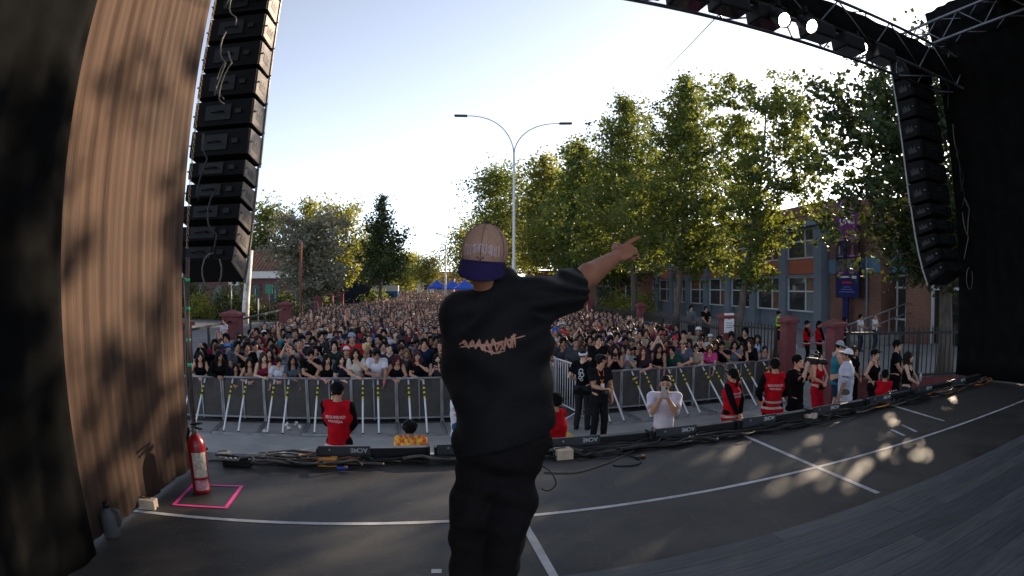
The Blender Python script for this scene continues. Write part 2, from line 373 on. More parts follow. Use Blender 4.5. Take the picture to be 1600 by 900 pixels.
# ---- line arrays
CAB = mat('speaker_paint', (.004, .004, .0045), .75, .25, 10, .15, fine=120, spec=.15)
CABL = mat('speaker_side_sunlit', (.20, .165, .135), .55, .15, 8, spec=.4)  # warm reflection of the sun put into the panel colour
CABD = mat('speaker_side_recess', (.10, .085, .072), .6, .2, 10)
STEEL = mat('rig_steel', (.22, .21, .20), .45, .2, 12, metal=.7)
CABLE = mat('black_cable', (.012, .012, .012), .55, .2, 10, spec=.35)
CABLE2 = mat('grey_cable', (.10, .085, .07), .5, .2, 10, spec=.35)
def line_array(loc, rz, label, n_big=6, n_small=5, side=CABL):
    root = empty('line_array', loc, rz, label, 'loudspeaker', 'line arrays')
    z = 0; y = 0; ang = R(24)
    pieces = [('s', .245)] * n_small + [('b', .345)] * n_big
    for i, (k, h) in enumerate(pieces):
        wd = .66 if k == 's' else .70; dp = .44
        rot = Matrix.Rotation(-ang, 3, 'X'); c = Vector((0, y, z)) + rot @ Vector((0, 0, h / 2))
        b = MB()                                     # wedge: the back lower than the front
        f_, bk = h / 2 - .008, h / 2 - (.045 if k == 's' else .03)
        vs = [Vector((sx * wd / 2, sy * dp / 2, sz * (f_ if sy > 0 else bk))) for sx in (-1, 1) for sy in (-1, 1) for sz in (-1, 1)]
        b.add([rot @ v + c for v in vs], [(0, 1, 3, 2), (4, 6, 7, 5), (0, 4, 5, 1), (2, 3, 7, 6), (0, 2, 6, 4), (1, 5, 7, 3)])
        cab = b.build('cabinet', CAB, root)
        for sx in (1, -1):
            b = MB(); X = sx * (wd / 2 + .008)
            hh = h / 2 - .035
            b.prism([rot @ Vector((X, -dp / 2 + .03, -hh)) + c, rot @ Vector((X, dp / 2 - .03, -hh - .015)) + c, rot @ Vector((X, dp / 2 - .03, hh + .015)) + c, rot @ Vector((X, -dp / 2 + .03, hh)) + c], (-.006 * sx, 0, 0), (.006 * sx, 0, 0))
            sp = b.build('side_panel', side, cab)
            b = MB()                                 # recessed mark on the panel
            b.prism([rot @ Vector((X, q, z_)) + c for q, z_ in ((-.10, -h * .16), (-.06, h * .16), (-.02, -h * .02), (.03, h * .18), (.06, -h * .02), (.10, h * .14), (.09, -h * .2))], (.0065 * sx, 0, 0), (.009 * sx, 0, 0))
            b.build('emblem', CABD if side is CABL else mat('speaker_emblem', (.014, .014, .015), .6, .2), sp)
            b = MB()
            MB().tube([rot @ Vector((X - .01 * sx, dp / 2 - .04, -h / 2 + .03)) + c, rot @ Vector((X + .035 * sx, dp / 2 - .04, -h / 2 + .03)) + c], .011, 6).build('pin', STEEL, cab)
            MB().tube([rot @ Vector((X - .01 * sx, -dp / 2 + .05, 0)) + c, rot @ Vector((X + .035 * sx, -dp / 2 + .05, 0)) + c], .011, 6).build('pin', STEEL, cab)
            b.box(rot @ Vector((X + .012 * sx, dp / 2 - .02, 0)) + c, (.02, .03, h + .02), rot)
            b.build('rigging_bar', STEEL, cab)
        b = MB()                                     # amplifier plate and handle on the back
        b.box(rot @ Vector((-.05, -dp / 2 - .006, 0)) + c, (wd * .45, .02, h * .5), rot)
        MB().tube([rot @ Vector((-.12, -dp / 2 - .01, 0)) + c, rot @ Vector((-.12, -dp / 2 - .05, 0)) + c, rot @ Vector((.02, -dp / 2 - .05, 0)) + c, rot @ Vector((.02, -dp / 2 - .01, 0)) + c], .009, 6).build('handle', DARKM, cab)
        MB().box(rot @ Vector((.2, -dp / 2 - .01, .0)) + c, (.07, .03, .05), rot).build('connector', DARKM, cab)
        b.build('back_plate', DARKM, cab)
        p2 = Vector((0, y, z)) + rot @ Vector((0, 0, h + .004)); y, z = p2.y, p2.z
        ang *= .72 if k == 's' else .5
    b = MB(); b.box((0, y, z + .05), (.60, .7, .08)); b.tube([(0, y, z + .05), (0, y, z + .6)], .02, 8); b.build('fly_frame', STEEL, root)
    for j in range(7):                               # cable loops down the back
        x0 = rng(.02, .22); pts = []; zz = rng(.1, z - .6)
        for q in range(12):
            u_ = q / 11; pts.append((x0 + .05 * math.sin(u_ * 7 + j) , -.30 - .05 * math.sin(u_ * math.pi) - .02 * j * .3 - (zz < .9) * .04, zz + .62 * u_ + .05 * math.sin(u_ * 9 + j)))
        MB().tube(pts, .008, 6).build('cable', CABLE2 if j % 2 else CABLE, root)
    pts = [(.20 + .11 * math.cos(q / 11 * 5.6 + 1.4), -.36, .02 + .17 * math.sin(q / 11 * 5.6 + 1.4)) for q in range(12)]
    MB().tube(pts, .008, 6).build('cable', CABLE2, root)
    return root
LAZ = CAMZ + .12
la = line_array((-3.08, 5.22, LAZ), R(6), 'black line array of loudspeakers hanging left, side panels coloured sunlit beige', 7, 5)
ra = line_array((6.80, 6.95, CAMZ + .10), AX, 'dark line array hanging at the right edge in front of the tree', 7, 5, CAB)
# hoist chain left of the array
b = MB(); x0, y0 = -3.16, 4.9
for i in range(150):
    zc = LAZ + .25 + i * .032; a = i % 2 * R(90)
    b.tube([(x0 + .011 * math.cos(a), y0 + .011 * math.sin(a), zc - .014), (x0 + .011 * math.cos(a), y0 + .011 * math.sin(a), zc + .014)], .004, 4)
    b.tube([(x0 - .011 * math.cos(a), y0 - .011 * math.sin(a), zc - .014), (x0 - .011 * math.cos(a), y0 - .011 * math.sin(a), zc + .014)], .004, 4)
    b.tube([(x0 + .011 * math.cos(a), y0 + .011 * math.sin(a), zc + .014), (x0 - .011 * math.cos(a), y0 - .011 * math.sin(a), zc + .014)], .004, 4)
tag(b.build('hoist_chain', mat('chain_brass', (.35, .24, .14), .5, .2, 20, metal=.5)), 'hoist chain hanging between the brown curtain and the left line array', 'chain')
# thin upright with green tape marks under the array
sb = empty('upright_pole', at(296, 560, 4.45) * 1, 0, 'thin brown upright pole with green tape at the curtain edge', 'pole')
pz = sb.location.copy(); sb.location = (pz.x, pz.y, STZ)
MB().tube([(0, 0, 0), (0, 0, 1.75)], .019, 8).build('shaft', mat('rust_pole', (.07, .045, .035), .7, .3, 20), sb)
MB().box((0, 0, .012), (.16, .16, .02)).build('base_plate', DARKM, sb)
for zz in (.80, 1.02, 1.3, 1.55): MB().lathe([(.0215, -.014), (.0215, .014)], (0, 0, zz), 10).build('tape_band', mat('green_tape', (.02, .45, .20), .5, .1), sb)
b = MB(); 
for k in range(4):
    b.tube([(-.035 + .012 * k + .01 * math.sin(q * .9 + k), .02 * math.cos(q + k), .02 + q * .17) for q in range(10)], .008, 6)
b.build('strapped_cable', CABLE2, sb)

# ================================================================ trees
def np_mesh(name, V, F, mats, mi=None, smooth=True):
    V = np.asarray(V, np.float32); F = np.asarray(F, np.int32); k = F.shape[1]
    me = bpy.data.meshes.new(name); me.vertices.add(len(V)); me.vertices.foreach_set('co', V.ravel())
    me.loops.add(F.size); me.loops.foreach_set('vertex_index', F.ravel())
    me.polygons.add(len(F)); me.polygons.foreach_set('loop_start', np.arange(0, F.size, k, dtype=np.int32))
    me.polygons.foreach_set('loop_total', np.full(len(F), k, np.int32))
    for m in (mats if isinstance(mats, (list, tuple)) else [mats]): me.materials.append(m)
    if mi is not None: me.polygons.foreach_set('material_index', np.asarray(mi, np.int32))
    me.polygons.foreach_set('use_smooth', np.full(len(F), smooth)); me.update(calc_edges=True); return me
def leaf_cloud(C, size, rs, elong=1.0, droop=.0):
    n = len(C); a = rs.normal(size=(n, 3)); a[:, 2] *= .7; a[:, 2] -= droop; a /= np.linalg.norm(a, axis=1)[:, None]
    b = rs.normal(size=(n, 3)); b -= a * (a * b).sum(1)[:, None]; b /= np.linalg.norm(b, axis=1)[:, None]
    nn = np.cross(a, b); s = size * rs.uniform(.65, 1.35, (n, 1))
    p0 = C - a * s * .5 * elong; p2 = C + a * s * .5 * elong; f = nn * s * .12
    p1 = C + b * s * .36 + f; p3 = C - b * s * .36 + f
    V = np.stack([p0, p1, p2, p3], 1).reshape(-1, 3); F = np.arange(4 * n).reshape(-1, 4)
    return V, F
BARK = mat('bark', (.10, .08, .065), .95, .4, 9, .6, stretch=(1, 1, .25))
BARKW = mat('pale_bark', (.55, .50, .44), .9, .25, 4, .2)
LEAF_G = leafmat('leaf_green', (.030, .058, .016), (.075, .105, .024), (.27, .30, .035), .36)
LEAF_D = leafmat('leaf_dark', (.018, .036, .014), (.045, .068, .020), (.10, .13, .02), .22)
LEAF_Y = leafmat('leaf_yellowgreen', (.06, .085, .02), (.13, .14, .03), (.38, .36, .05), .44)
LEAF_O = leafmat('leaf_olive', (.12, .125, .085), (.28, .27, .20), (.30, .28, .16), .25)
LEAF_B = leafmat('leaf_bush', (.018, .036, .012), (.045, .06, .018), (.15, .18, .02), .3)
def tree(name, label, base, top, H0, Rm, leafm, nleaf, lsize, shape='cone', nb=46, seed=1, group='trees', bark=BARK, tr=.17, lean=None, gap=0.0, sig=.30, up=.75, elong=1.0, stems=1, flat=1.0, skew=(0, 0)):
    rs = np.random.RandomState(seed); base = Vector(base); top = Vector(top); H = top.z - base.z
    root = empty(name, base, 0, label, 'tree', group); tb = MB(); T = top - base; C = []
    def prof(t):
        if shape == 'cone': return max(.06, (1 - t) ** .85) * (.75 + .25 * min(1, t * 6 + .2))
        if shape == 'round': return math.sqrt(max(.02, 1 - ((t - .45) / .56) ** 2))
        return math.sqrt(max(.05, 1 - ((t - .55) / .6) ** 2))
    ht = max(.25, H0 / H)
    for st in range(stems):
        ofs = Vector((rs.uniform(-1, 1), rs.uniform(-1, 1), 0)) * (Rm * .35 if stems > 1 else 0)
        n = 9; pts = []
        for i in range(n):
            u = i / (n - 1); p = T * u + ofs * u + Vector((math.sin(u * 5 + seed), math.cos(u * 4 + seed * 2), 0)) * .10 * u * (1 - u) * H * .3; pts.append(p)
        tb.tube(pts, [tr * (1.25 if i == 0 else 1) * (1 - .88 * i / (n - 1)) for i in range(n)], 8)
        for k in range(nb // stems):
            t = ((k + rs.uniform(0, 1)) / (nb // stems)); z = ht + (1 - ht) * t * .97
            i = min(n - 2, int(z * (n - 1))); p0 = pts[i].lerp(pts[i + 1], z * (n - 1) - i)
            az = k * 2.4 + rs.uniform(-.5, .5); L = Rm * prof(t) * rs.uniform(.62, 1.15)
            if gap and rs.uniform() < gap: continue
            d = Vector((math.cos(az) + skew[0], math.sin(az) + skew[1], 0))
            e = up * (.35 + .9 * t) if shape == 'cone' else up * (.2 + .5 * t)
            q = [p0]; m = 6
            for j in range(1, m):
                v = j / (m - 1); q.append(p0 + d * L * v * (1 - .12 * v) + Vector((0, 0, L * e * v * v ** .3)) + Vector(rs.normal(size=3)) * L * .035)
            tb.tube(q, [max(.008, tr * .34 * (1 - z * .75) * (1 - .85 * j / (m - 1))) for j in range(m)], 5, cap=False)
            nc = max(3, int(L * 4.2))
            for c in range(nc):
                v = .22 + .80 * (c + rs.uniform(0, 1)) / nc; j = min(m - 2, int(v * (m - 1))); pc = q[j].lerp(q[j + 1], min(1.15, v * (m - 1) - j))
                side = Vector(rs.normal(size=3)) * L * .14 * (.4 + v); side.z *= .7
                C.append((*(pc + side), rs.uniform(.35, 1.0) ** 1.5 * 1.7))
    C = np.array(C); wgt = C[:, 3] / C[:, 3].sum(); idx = rs.choice(len(C), nleaf, p=wgt)
    jit = rs.normal(size=(nleaf, 3)) * sig * C[idx, 3:4] * np.array([1, 1, .75 * flat])
    V, F = leaf_cloud(C[idx, :3] + jit, lsize, rs, elong)
    tb.build('trunk', bark, root)
    o = bpy.data.objects.new('crown', np_mesh('crown', V, F, leafm, smooth=False)); COL.objects.link(o); o.parent = root
    return root
_b = scale_begin()
GR = 'trees along the right side of the street'
tree('street_tree', 'open crowned street tree with gaps, nearest of the right row, in front of the windows', (7.35, 18, .03), (9.3, 18.6, 9.7), 2.7, 2.9, LEAF_G, 16500, .15, 'open', 46, 3, GR, gap=.25, sig=.17, up=.8, tr=.16)
tree('street_tree', 'tallest pointed tree of the right row, behind the pointing hand', (7.3, 25, .03), (8.4, 25.4, 12.9), 2.6, 4.5, LEAF_G, 30000, .155, 'cone', 88, 5, GR, gap=.12, sig=.19, tr=.19)
tree('street_tree', 'full pointed tree in the right row, left of the tallest one', (7.1, 33, .03), (6.9, 33, 14.2), 2.8, 5.6, LEAF_G, 26000, .185, 'cone', 88, 8, GR, gap=.12, sig=.23, tr=.2)
tree('street_tree', 'rounded green tree in the right row above the pointing arm', (6.4, 42, .03), (4.9, 42, 13.6), 2.8, 5.2, LEAF_G, 16000, .28, 'cone', 72, 12, GR, sig=.32, tr=.2)
tree('street_tree', 'yellowish tree in the right row just right of the double street lamp', (4.6, 54, .03), (2.9, 54, 15.3), 3, 5.6, LEAF_Y, 15000, .32, 'cone', 64, 15, GR, sig=.45, tr=.2)
tree('street_tree', 'dark leafy tree above the performer\'s cap, left of the lamp pole', (1.2, 70, .03), (-2.2, 70, 17.0), 4, 5.4, LEAF_G, 12000, .34, 'round', 50, 18, GR, sig=.6, tr=.24)
tree('street_tree', 'dark tree filling in low behind the performer\'s shoulder', (8.8, 50, .03), (8.2, 50, 11.0), 1.5, 5.0, LEAF_D, 9000, .34, 'round', 50, 19, GR, sig=.7, tr=.2)
tree('street_tree', 'bright green far tree beside the far lamp and blue tents', (-7.5, 112, .03), (-8, 112, 13.2), 2, 6.5, LEAF_Y, 9000, .45, 'round', 50, 21, GR, sig=.9, tr=.24)
tree('street_tree', 'dense mid-distance tree left of the far lamp above the crowd', (-2.4, 92, .03), (-3.2, 92, 13.6), 2, 5.6, LEAF_G, 9000, .40, 'round', 50, 22, GR, sig=.8, tr=.24)
tree('plane_tree', 'large dark tree overhanging the right edge of the stage', (12.0, 12.2, .03), (11.5, 12.1, 8.3), 2.8, 4.4, LEAF_D, 29000, .165, 'open', 84, 31, None, gap=.14, sig=.17, up=.32, tr=.26)
GL = 'trees on the left side of the street'
tree('olive_tree', 'silvery olive tree with pale foliage behind the brown pole', (-13.6, 37, 0), (-13.4, 37, 6.6), 1.2, 2.9, LEAF_O, 14000, .16, 'open', 66, 41, GL, gap=.18, sig=.20, up=.75, elong=1.6, stems=3, tr=.13)
tree('pine_tree', 'dark conical tree standing alone left of the sky gap', (-14.0, 60, 0), (-13.9, 60, 12.3), 1.6, 3.9, LEAF_D, 8500, .28, 'cone', 62, 43, GL, gap=.15, sig=.27, up=.5, tr=.22)
tree('broadleaf_tree', 'dark green tree just right of the line array, above the tiled roof', (-29.5, 63, 0), (-28.8, 63, 11.4), 3, 4.2, LEAF_G, 7500, .34, 'open', 40, 45, GL, gap=.15, sig=.42)
tree('broadleaf_tree', 'tall sunlit tree rising behind the left of the olive tree', (-25.0, 66, 0), (-24.6, 66, 13.0), 3, 3.4, LEAF_Y, 6500, .34, 'cone', 44, 47, GL, gap=.12, sig=.42)
tree('broadleaf_tree', 'yellow-green tree rising behind the right of the olive tree', (-20.0, 64, 0), (-20.2, 64, 11.2), 3, 4.4, LEAF_Y, 8000, .34, 'open', 44, 49, GL, gap=.18, sig=.42)
tree('broadleaf_tree', 'low sunlit yellow tree in the gap right of the conical tree', (-22.0, 118, 0), (-22, 118, 8.8), 1.5, 4.6, LEAF_Y, 6000, .42, 'round', 44, 51, GL, sig=.8)
tree('broadleaf_tree', 'green tree filling in behind the conical tree\'s left side', (-20.5, 82, 0), (-20.5, 82, 9.0), 1.5, 4.8, LEAF_G, 6000, .40, 'round', 44, 53, GL, sig=.7)
tree('eucalyptus_tree', 'far tree with forked white trunk at the end of the street', (-16.6, 100, 0), (-15.4, 100, 7.0), 3.4, 2.0, LEAF_Y, 1500, .35, 'round', 22, 55, GL, BARKW, tr=.42, sig=.5)
tree('eucalyptus_tree', 'far white trunked tree beside the leftmost blue tent', (-14.0, 99, 0), (-13.6, 99, 7.6), 3.0, 2.2, LEAF_Y, 1800, .35, 'round', 22, 57, GL, BARKW, tr=.42, sig=.5)
def bush(label, base, rx, rz_, leafm, n, ls, seed, nm='bush', grp='bushes by the side road'):
    rs = np.random.RandomState(seed); root = empty(nm, base, 0, label, 'bush', grp)
    k = 26; cen = rs.normal(size=(k, 3)); cen /= np.linalg.norm(cen, axis=1)[:, None]; cen *= rs.uniform(.3, 1, (k, 1)); cen[:, 2] = np.abs(cen[:, 2])
    cen *= np.array([rx, rx * .8, rz_]) ; idx = rs.randint(0, k, n)
    P = cen[idx] + rs.normal(size=(n, 3)) * np.array([rx, rx, rz_]) * .17; P[:, 2] = np.abs(P[:, 2]) + .02
    V, F = leaf_cloud(P, ls, rs)
    o = bpy.data.objects.new('foliage', np_mesh('foliage', V, F, leafm, smooth=False)); COL.objects.link(o); o.parent = root
    b = MB()
    for j in range(7): b.tube([(0, 0, 0), tuple(cen[j] * .5), tuple(cen[j])], .03, 5, r1=.008)
    b.build('stem', BARK, root); return root
bush('dark round bush left of the white log pole', (-21.8, 42.5, .02), 2.6, 2.6, LEAF_B, 5200, .22, 3)
bush('yellowish low bush beside the curtain edge', (-25.6, 42.6, .02), 2.0, 1.7, LEAF_Y, 2600, .20, 5)
bush('tall dark bush behind the line array bottom', (-28.5, 44, .02), 2.6, 3.4, LEAF_B, 3800, .25, 7)
bush('low green bush just right of the white log pole', (-17.6, 42.8, .02), 1.9, 1.9, LEAF_B, 3200, .20, 9)
bush('dark shrub under the olive tree', (-14.2, 40, .02), 2.4, 1.7, LEAF_B, 3200, .20, 11)
bush('spiky palm-like shrub right of the white pole by the green sign', (-16.0, 44.5, .02), 1.7, 2.2, LEAF_G, 2200, .25, 13)
bush('green shrub below the conical tree beside the cabin', (-15.8, 66, .02), 2.0, 1.9, LEAF_G, 1800, .28, 15)
bush('sunlit bright shrub behind the right fence under the pointing arm', (8.2, 40, .03), 2.2, 2.0, LEAF_Y, 2600, .22, 17)
bush('dark hedge clump behind the right fence far side', (9.5, 47, .03), 3.0, 2.4, LEAF_G, 3000, .25, 19)


LAMPW = mat('lamp_paint', (.62, .62, .60), .45, .08, 3, spec=.5)
def street_lamp(loc, ends, junc, top, label, k=1.0):
    root = empty('street_lamp', loc, 0, label, 'street lamp', 'street lamps'); L0 = Vector(loc)
    J = Vector(junc) - L0
    MB().tube([(0, 0, 0), (0, 0, J.z * .45), (0, 0, J.z * .46), J], [.10 * k, .085 * k, .065 * k, .045 * k], 12).build('pole', LAMPW, root)
    for i, e in enumerate(ends):
        E = Vector(e) - L0; pts = []
        for q in range(13):
            u = q / 12; pts.append(J.lerp(E, 0) + Vector(((E.x - J.x) * (u ** 1.6), (E.y - J.y) * u, (E.z - J.z) * (1 - (1 - u) ** 2.1))))
        MB().tube(pts, .032 * k, 8, r1=.022 * k).build('arm', LAMPW, root)
        d = (pts[-1] - pts[-2]).normalized(); ang = math.atan2(d.z, d.x)
        rt = Matrix.Rotation(-ang, 3, 'Y')
        MB().rbox(pts[-1] + d * .22 * k, (.56 * k, .22 * k, .07 * k), .02, rt).build('lamp_head', mat('lamp_head_grey', (.08, .08, .085), .5, .1), root)
    MB().tube([Vector((0, 0, J.z * .78)), Vector((.1, 0, J.z * .79))], .02, 6).build('bracket', LAMPW, root)
    return root
D = 24
street_lamp((at(803, 300, D).x, D, 0), [at(728, 181, D), at(876, 193, D)], at(803, 240, D), None, 'tall white double-armed street lamp rising from the crowd')
D = 78
street_lamp((at(697, 300, D).x, D, 0), [at(690, 366, D), at(703, 366, D)], at(697, 374, D), None, 'distant white street lamp above the blue tents', 1.6)
b = MB(); p = at(470, 480, 30); tag(MB().tube([(p.x, 30, 0), (p.x, 30, at(470, 378, 30).z)], .075, 8).build('rusty_pole', mat('rust', (.16, .06, .035), .9, .3, 8)), 'rusty brown upright pole in front of the olive tree', 'pole')
p0, p1 = on(384, 505), at(391, 391, 38)
lp = empty('log_pole', (p0.x, 38, 0), 0, 'leaning whitewashed log pole beside the tiled building', 'pole')
pb, pt = Vector((0, 0, 0)), Vector((p1.x - p0.x, 0, p1.z))
MB().tube([pb, pb.lerp(pt, .3), pb.lerp(pt, .6), pt], [.30, .27, .26, .24], 10).build('shaft', mat('whitewash', (.62, .60, .56), .8, .2, 3, tint=((.35, .32, .28), 2, .6)), lp)
MB().tube([pb.lerp(pt, .45) + Vector((.1, -.28, 0)), pb.lerp(pt, .45) + Vector((.1, -.28, .5))], .03, 6).build('bracket', STEEL, lp)
for px, z0, z1, m_, lb in ((404, 0, 1.75, WHITE_TAPE, 'short white marker post right of the log pole'), (420, 0, 2.9, DARKM, 'dark thin post of the green sign by the bushes'), (362, 0, 3.2, STEEL, 'thin grey post below the air conditioner')):
    p = at(px, 500, 40); tag(MB().tube([(p.x, 40, z0), (p.x, 40, z1)], .05, 6).build('post', m_), lb, 'post')
p = at(420, 452, 39.9); tag(MB().rbox(p, (.62, .05, .72), .04).build('green_sign', mat('sign_green', (.01, .14, .10), .5, .1)), 'small dark green sign board on a post by the bushes', 'sign')
# blue tents, cabin, far things
TENT = mat('tent_blue', (.02, .09, .55), .6, .1, 2)
def tent(px, py_e, Y, w_, label, grp='blue tents at the far end'):
    p = at(px, py_e, Y); root = empty('canopy_tent', (p.x, Y, 0), R(12), label, 'tent', grp); h = w_ / 2; ze = p.z
    b = MB(); prof = [(1.0, -.22), (1.0, 0), (.55, .42), (.12, .95), (.02, 1.25)]; vs = []
    for r_, z in prof: vs += [(sx * h * r_, sy * h * r_, ze + z) for sx, sy in ((-1, -1), (1, -1), (1, 1), (-1, 1))]
    b.add(vs, [(4 * i + k, 4 * i + (k + 1) % 4, 4 * i + 4 + (k + 1) % 4, 4 * i + 4 + k) for i in range(4) for k in range(4)]); b.build('canopy', TENT, root)
    for sx in (-1, 1):
        for sy in (-1, 1): MB().tube([(sx * h * .97, sy * h * .97, 0), (sx * h * .97, sy * h * .97, ze)], .03, 5).build('leg', STEEL, root)
tent(683, 449, 88, 2.9, 'leftmost blue canopy tent at the far end of the crowd')
tent(707, 450, 84, 2.9, 'middle blue canopy tent beside the far lamp post')
tent(726, 450, 80, 3.0, 'rightmost blue canopy tent next to the performer\'s shoulder')
p = at(603, 462, 72); kb = empty('kiosk', (p.x, 72, 0), R(8), 'small white and blue cabin below the conical tree', 'cabin')
MB().box((0, 0, 1.0), (3.2, 2.4, 2.0)).build('wall', mat('kiosk_blue', (.02, .12, .30), .6, .1), kb)
MB().box((0, 0, 2.35), (3.3, 2.5, .7)).build('fascia', mat('kiosk_white', (.6, .6, .58), .6, .08), kb)
MB().box((.4, -1.22, 1.1), (1.2, .03, 1.2)).build('window', glass('pane'), kb)
for px, Y, wv, hv, col, lb in ((560, 78, 9, 3.2, (.012, .016, .03), 'dark blue container behind the crowd at left'),):
    p = at(px, 455, Y); c_ = empty('container', (p.x, Y, 0), R(8), lb, 'container')
    MB().box((0, 0, hv / 2), (wv, 2.5, hv)).build('shell', mat('container_blue', col, .6, .2), c_)
    for k in range(int(wv / .45)): MB().box((-wv / 2 + .3 + k * .45, -1.27, hv / 2), (.2, .05, hv - .3)).build('rib', mat('container_blue', col), c_)
for px, Y, wv, hv, col, lb in ((625, 135, 26, 4.6, (.30, .18, .13), 'low far building with reddish walls at the end of the street'), (690, 150, 24, 6.0, (.45, .12, .12), 'far building with a red front behind the blue tents'), (940, 62, 16, 4.0, (.25, .12, .08), 'low brick building far behind the right fence')):
    p = at(px, 450, Y); c_ = empty('far_building', (p.x, Y, 0), R(4), lb, 'building')
    MB().box((0, 0, hv / 2), (wv, 6, hv)).build('wall', mat('far_wall_%d' % px, col, .9, .2, .5), c_)
    MB().box((0, 0, hv + .12), (wv + .6, 6.6, .24)).build('roof', mat('far_roof', (.20, .11, .08), .9, .2), c_)
    for k in range(int(wv / 3)):
        f_ = MB().box((-wv / 2 + 1.6 + k * 3, -3.02, hv * .5), (1.5, .06, 1.4)).build('window', LAMPW, c_); MB().box((-wv / 2 + 1.6 + k * 3, -3.06, hv * .5), (1.3, .04, 1.2)).build('pane', glass('pane'), f_)

# ---- red pillars and fences
PILM = mat('pillar_red', (.15, .042, .046), .9, .2, 7, .4, tint=((.14, .05, .05), 1.5, .6), fine=60)
def pillar(x, y, h, w_, label, grp):
    root = empty('gate_pillar', (x, y, 0), AX * .6, label, 'pillar', grp)
    MB().rbox((0, 0, (h - .16) / 2), (w_, w_, h - .16), .012).build('shaft', PILM, root)
    b = MB(); b.rbox((0, 0, h - .12), (w_ + .12, w_ + .12, .09), .012)
    e = w_ / 2 + .04; b.add([(-e, -e, h - .075), (e, -e, h - .075), (e, e, h - .075), (-e, e, h - .075), (0, 0, h + .02)], [(0, 1, 4), (1, 2, 4), (2, 3, 4), (3, 0, 4)]); b.build('cap', PILM, root)
    return root
LP_ = [(-7.1, 10.6, 'red pillar half hidden behind the curtain edge'), (-7.75, 14.5, 'large red pillar beside the left crowd, nearest in full view'), (-9.7, 23.2, 'second red pillar along the left fence'), (-12.5, 35.5, 'third red pillar along the left fence, under the olive tree'), (-15.4, 47, 'fourth and small red pillar along the left fence'), (-17.8, 58, 'farthest small red pillar of the left fence')]
for x, y, lb in LP_: pillar(x, y, 2.03, .5, lb, 'red pillars of the left fence')
IRON = mat('black_iron', (.012, .012, .013), .5, .2, 8, spec=.4)
def rail(p, q, z, label):
    p, q = Vector((*p, 0)), Vector((*q, 0)); L = (q - p).length; root = empty('handrail', p, math.atan2(q.y - p.y, q.x - p.x), label, 'railing', 'railings of the left fence')
    for zz in (z, z * .55): MB().box((L / 2, 0, zz), (L - .5, .05, .06)).build('rail', IRON, root)
    n = max(1, int(L / 2.6))
    for k in range(n): MB().box((L * (k + 1) / (n + 1), 0, (z - .03) / 2), (.06, .06, z - .03)).build('post', IRON, root)
for k, lb in enumerate(('nearest black railing on the left, next to the curtain edge', 'black railing between the two nearest full red pillars on the left', 'black railing running to the third red pillar on the left', 'black railing between third and fourth left pillars', 'farthest black railing of the left fence')):
    rail(LP_[k][:2], LP_[k + 1][:2], 1.72, lb)
RPL = [(6.95, 10.85, 'red pillar behind the man in the white cap'), (6.62, 12.55, 'red pillar with spiked top left of the two red-vested guards'), (5.75, 14.6, 'red pillar carrying a white notice'), (5.35, 23.4, 'red pillar at the edge of the crowd under the right trees'), (4.3, 31.5, 'small far red pillar below the pointing arm')]
rp = [pillar(x, y, 2.0, .31, lb, 'red pillars of the right fence') for x, y, lb in RPL]
sg = MB().rbox((0, 0, 0), (.30, .02, .52), .005).build('notice', mat('notice_white', (.7, .7, .72), .6, .05), rp[2], (-.02, -.187, 1.72)); MB().box((0, -.012, .14), (.09, .004, .09)).build('emblem', mat('notice_red', (.6, .05, .05), .6, .05), sg)
for zz in (.0, -.06, -.12): MB().box((0, -.012, zz), (.2, .004, .015)).build('text_line', mat('notice_ink', (.1, .1, .12), .6, .05), sg)
BARM = {}
def bars(p, q, z0, z1, label, sp=.125, wall=0.0, spikes=True):
    p, q = Vector((*p, 0)), Vector((*q, 0)); L = (q - p).length; root = empty('iron_fence', p, math.atan2(q.y - p.y, q.x - p.x), label, 'fence', 'black iron fences on the right')
    key = (round(z0, 2), round(z1, 2))
    if key not in BARM:
        b = MB(); b.box((0, 0, (z0 + z1) / 2), (.022, .022, z1 - z0))
        if spikes: b.add([(-.02, -.01, z1), (.02, -.01, z1), (.02, .01, z1), (-.02, .01, z1), (0, 0, z1 + .09)], [(0, 1, 4), (1, 2, 4), (2, 3, 4), (3, 0, 4), (3, 2, 1, 0)])
        BARM[key] = b.mesh('bar', IRON)
    n = int(L / sp)
    for k in range(n): inst('bar', BARM[key], root, ((k + .5) * L / n, 0, 0))
    for zz in (z0 + .06, z1 - .07): MB().box((L / 2, .0, zz), (L, .05, .055)).build('rail', IRON, root)
    for k in range(int(L / 1.8) + 1): MB().box((min(L - .03, .03 + k * 1.8), 0, (z1 - .03) / 2), (.07, .07, z1 - .03)).build('post', IRON, root)
    if wall: MB().box((L / 2, 0, wall / 2), (L, .24, wall)).build('low_wall', PILM, root)
bars((7.15, 10.65), (10.6, 9.45), .70, 1.76, 'black spiked fence on a low red wall at the right, in front of the plaza', wall=.7)
bars((6.45, 12.85), (5.9, 14.4), .15, 1.72, 'black barred fence between the notice pillar and the spiked pillar')
bars((5.7, 15.0), (5.4, 23.1), .15, 1.60, 'long black fence behind the crowd under the right trees', .16)
bars((5.3, 23.8), (4.35, 31.1), .15, 1.60, 'farther black fence beyond the pillar under the trees', .2)

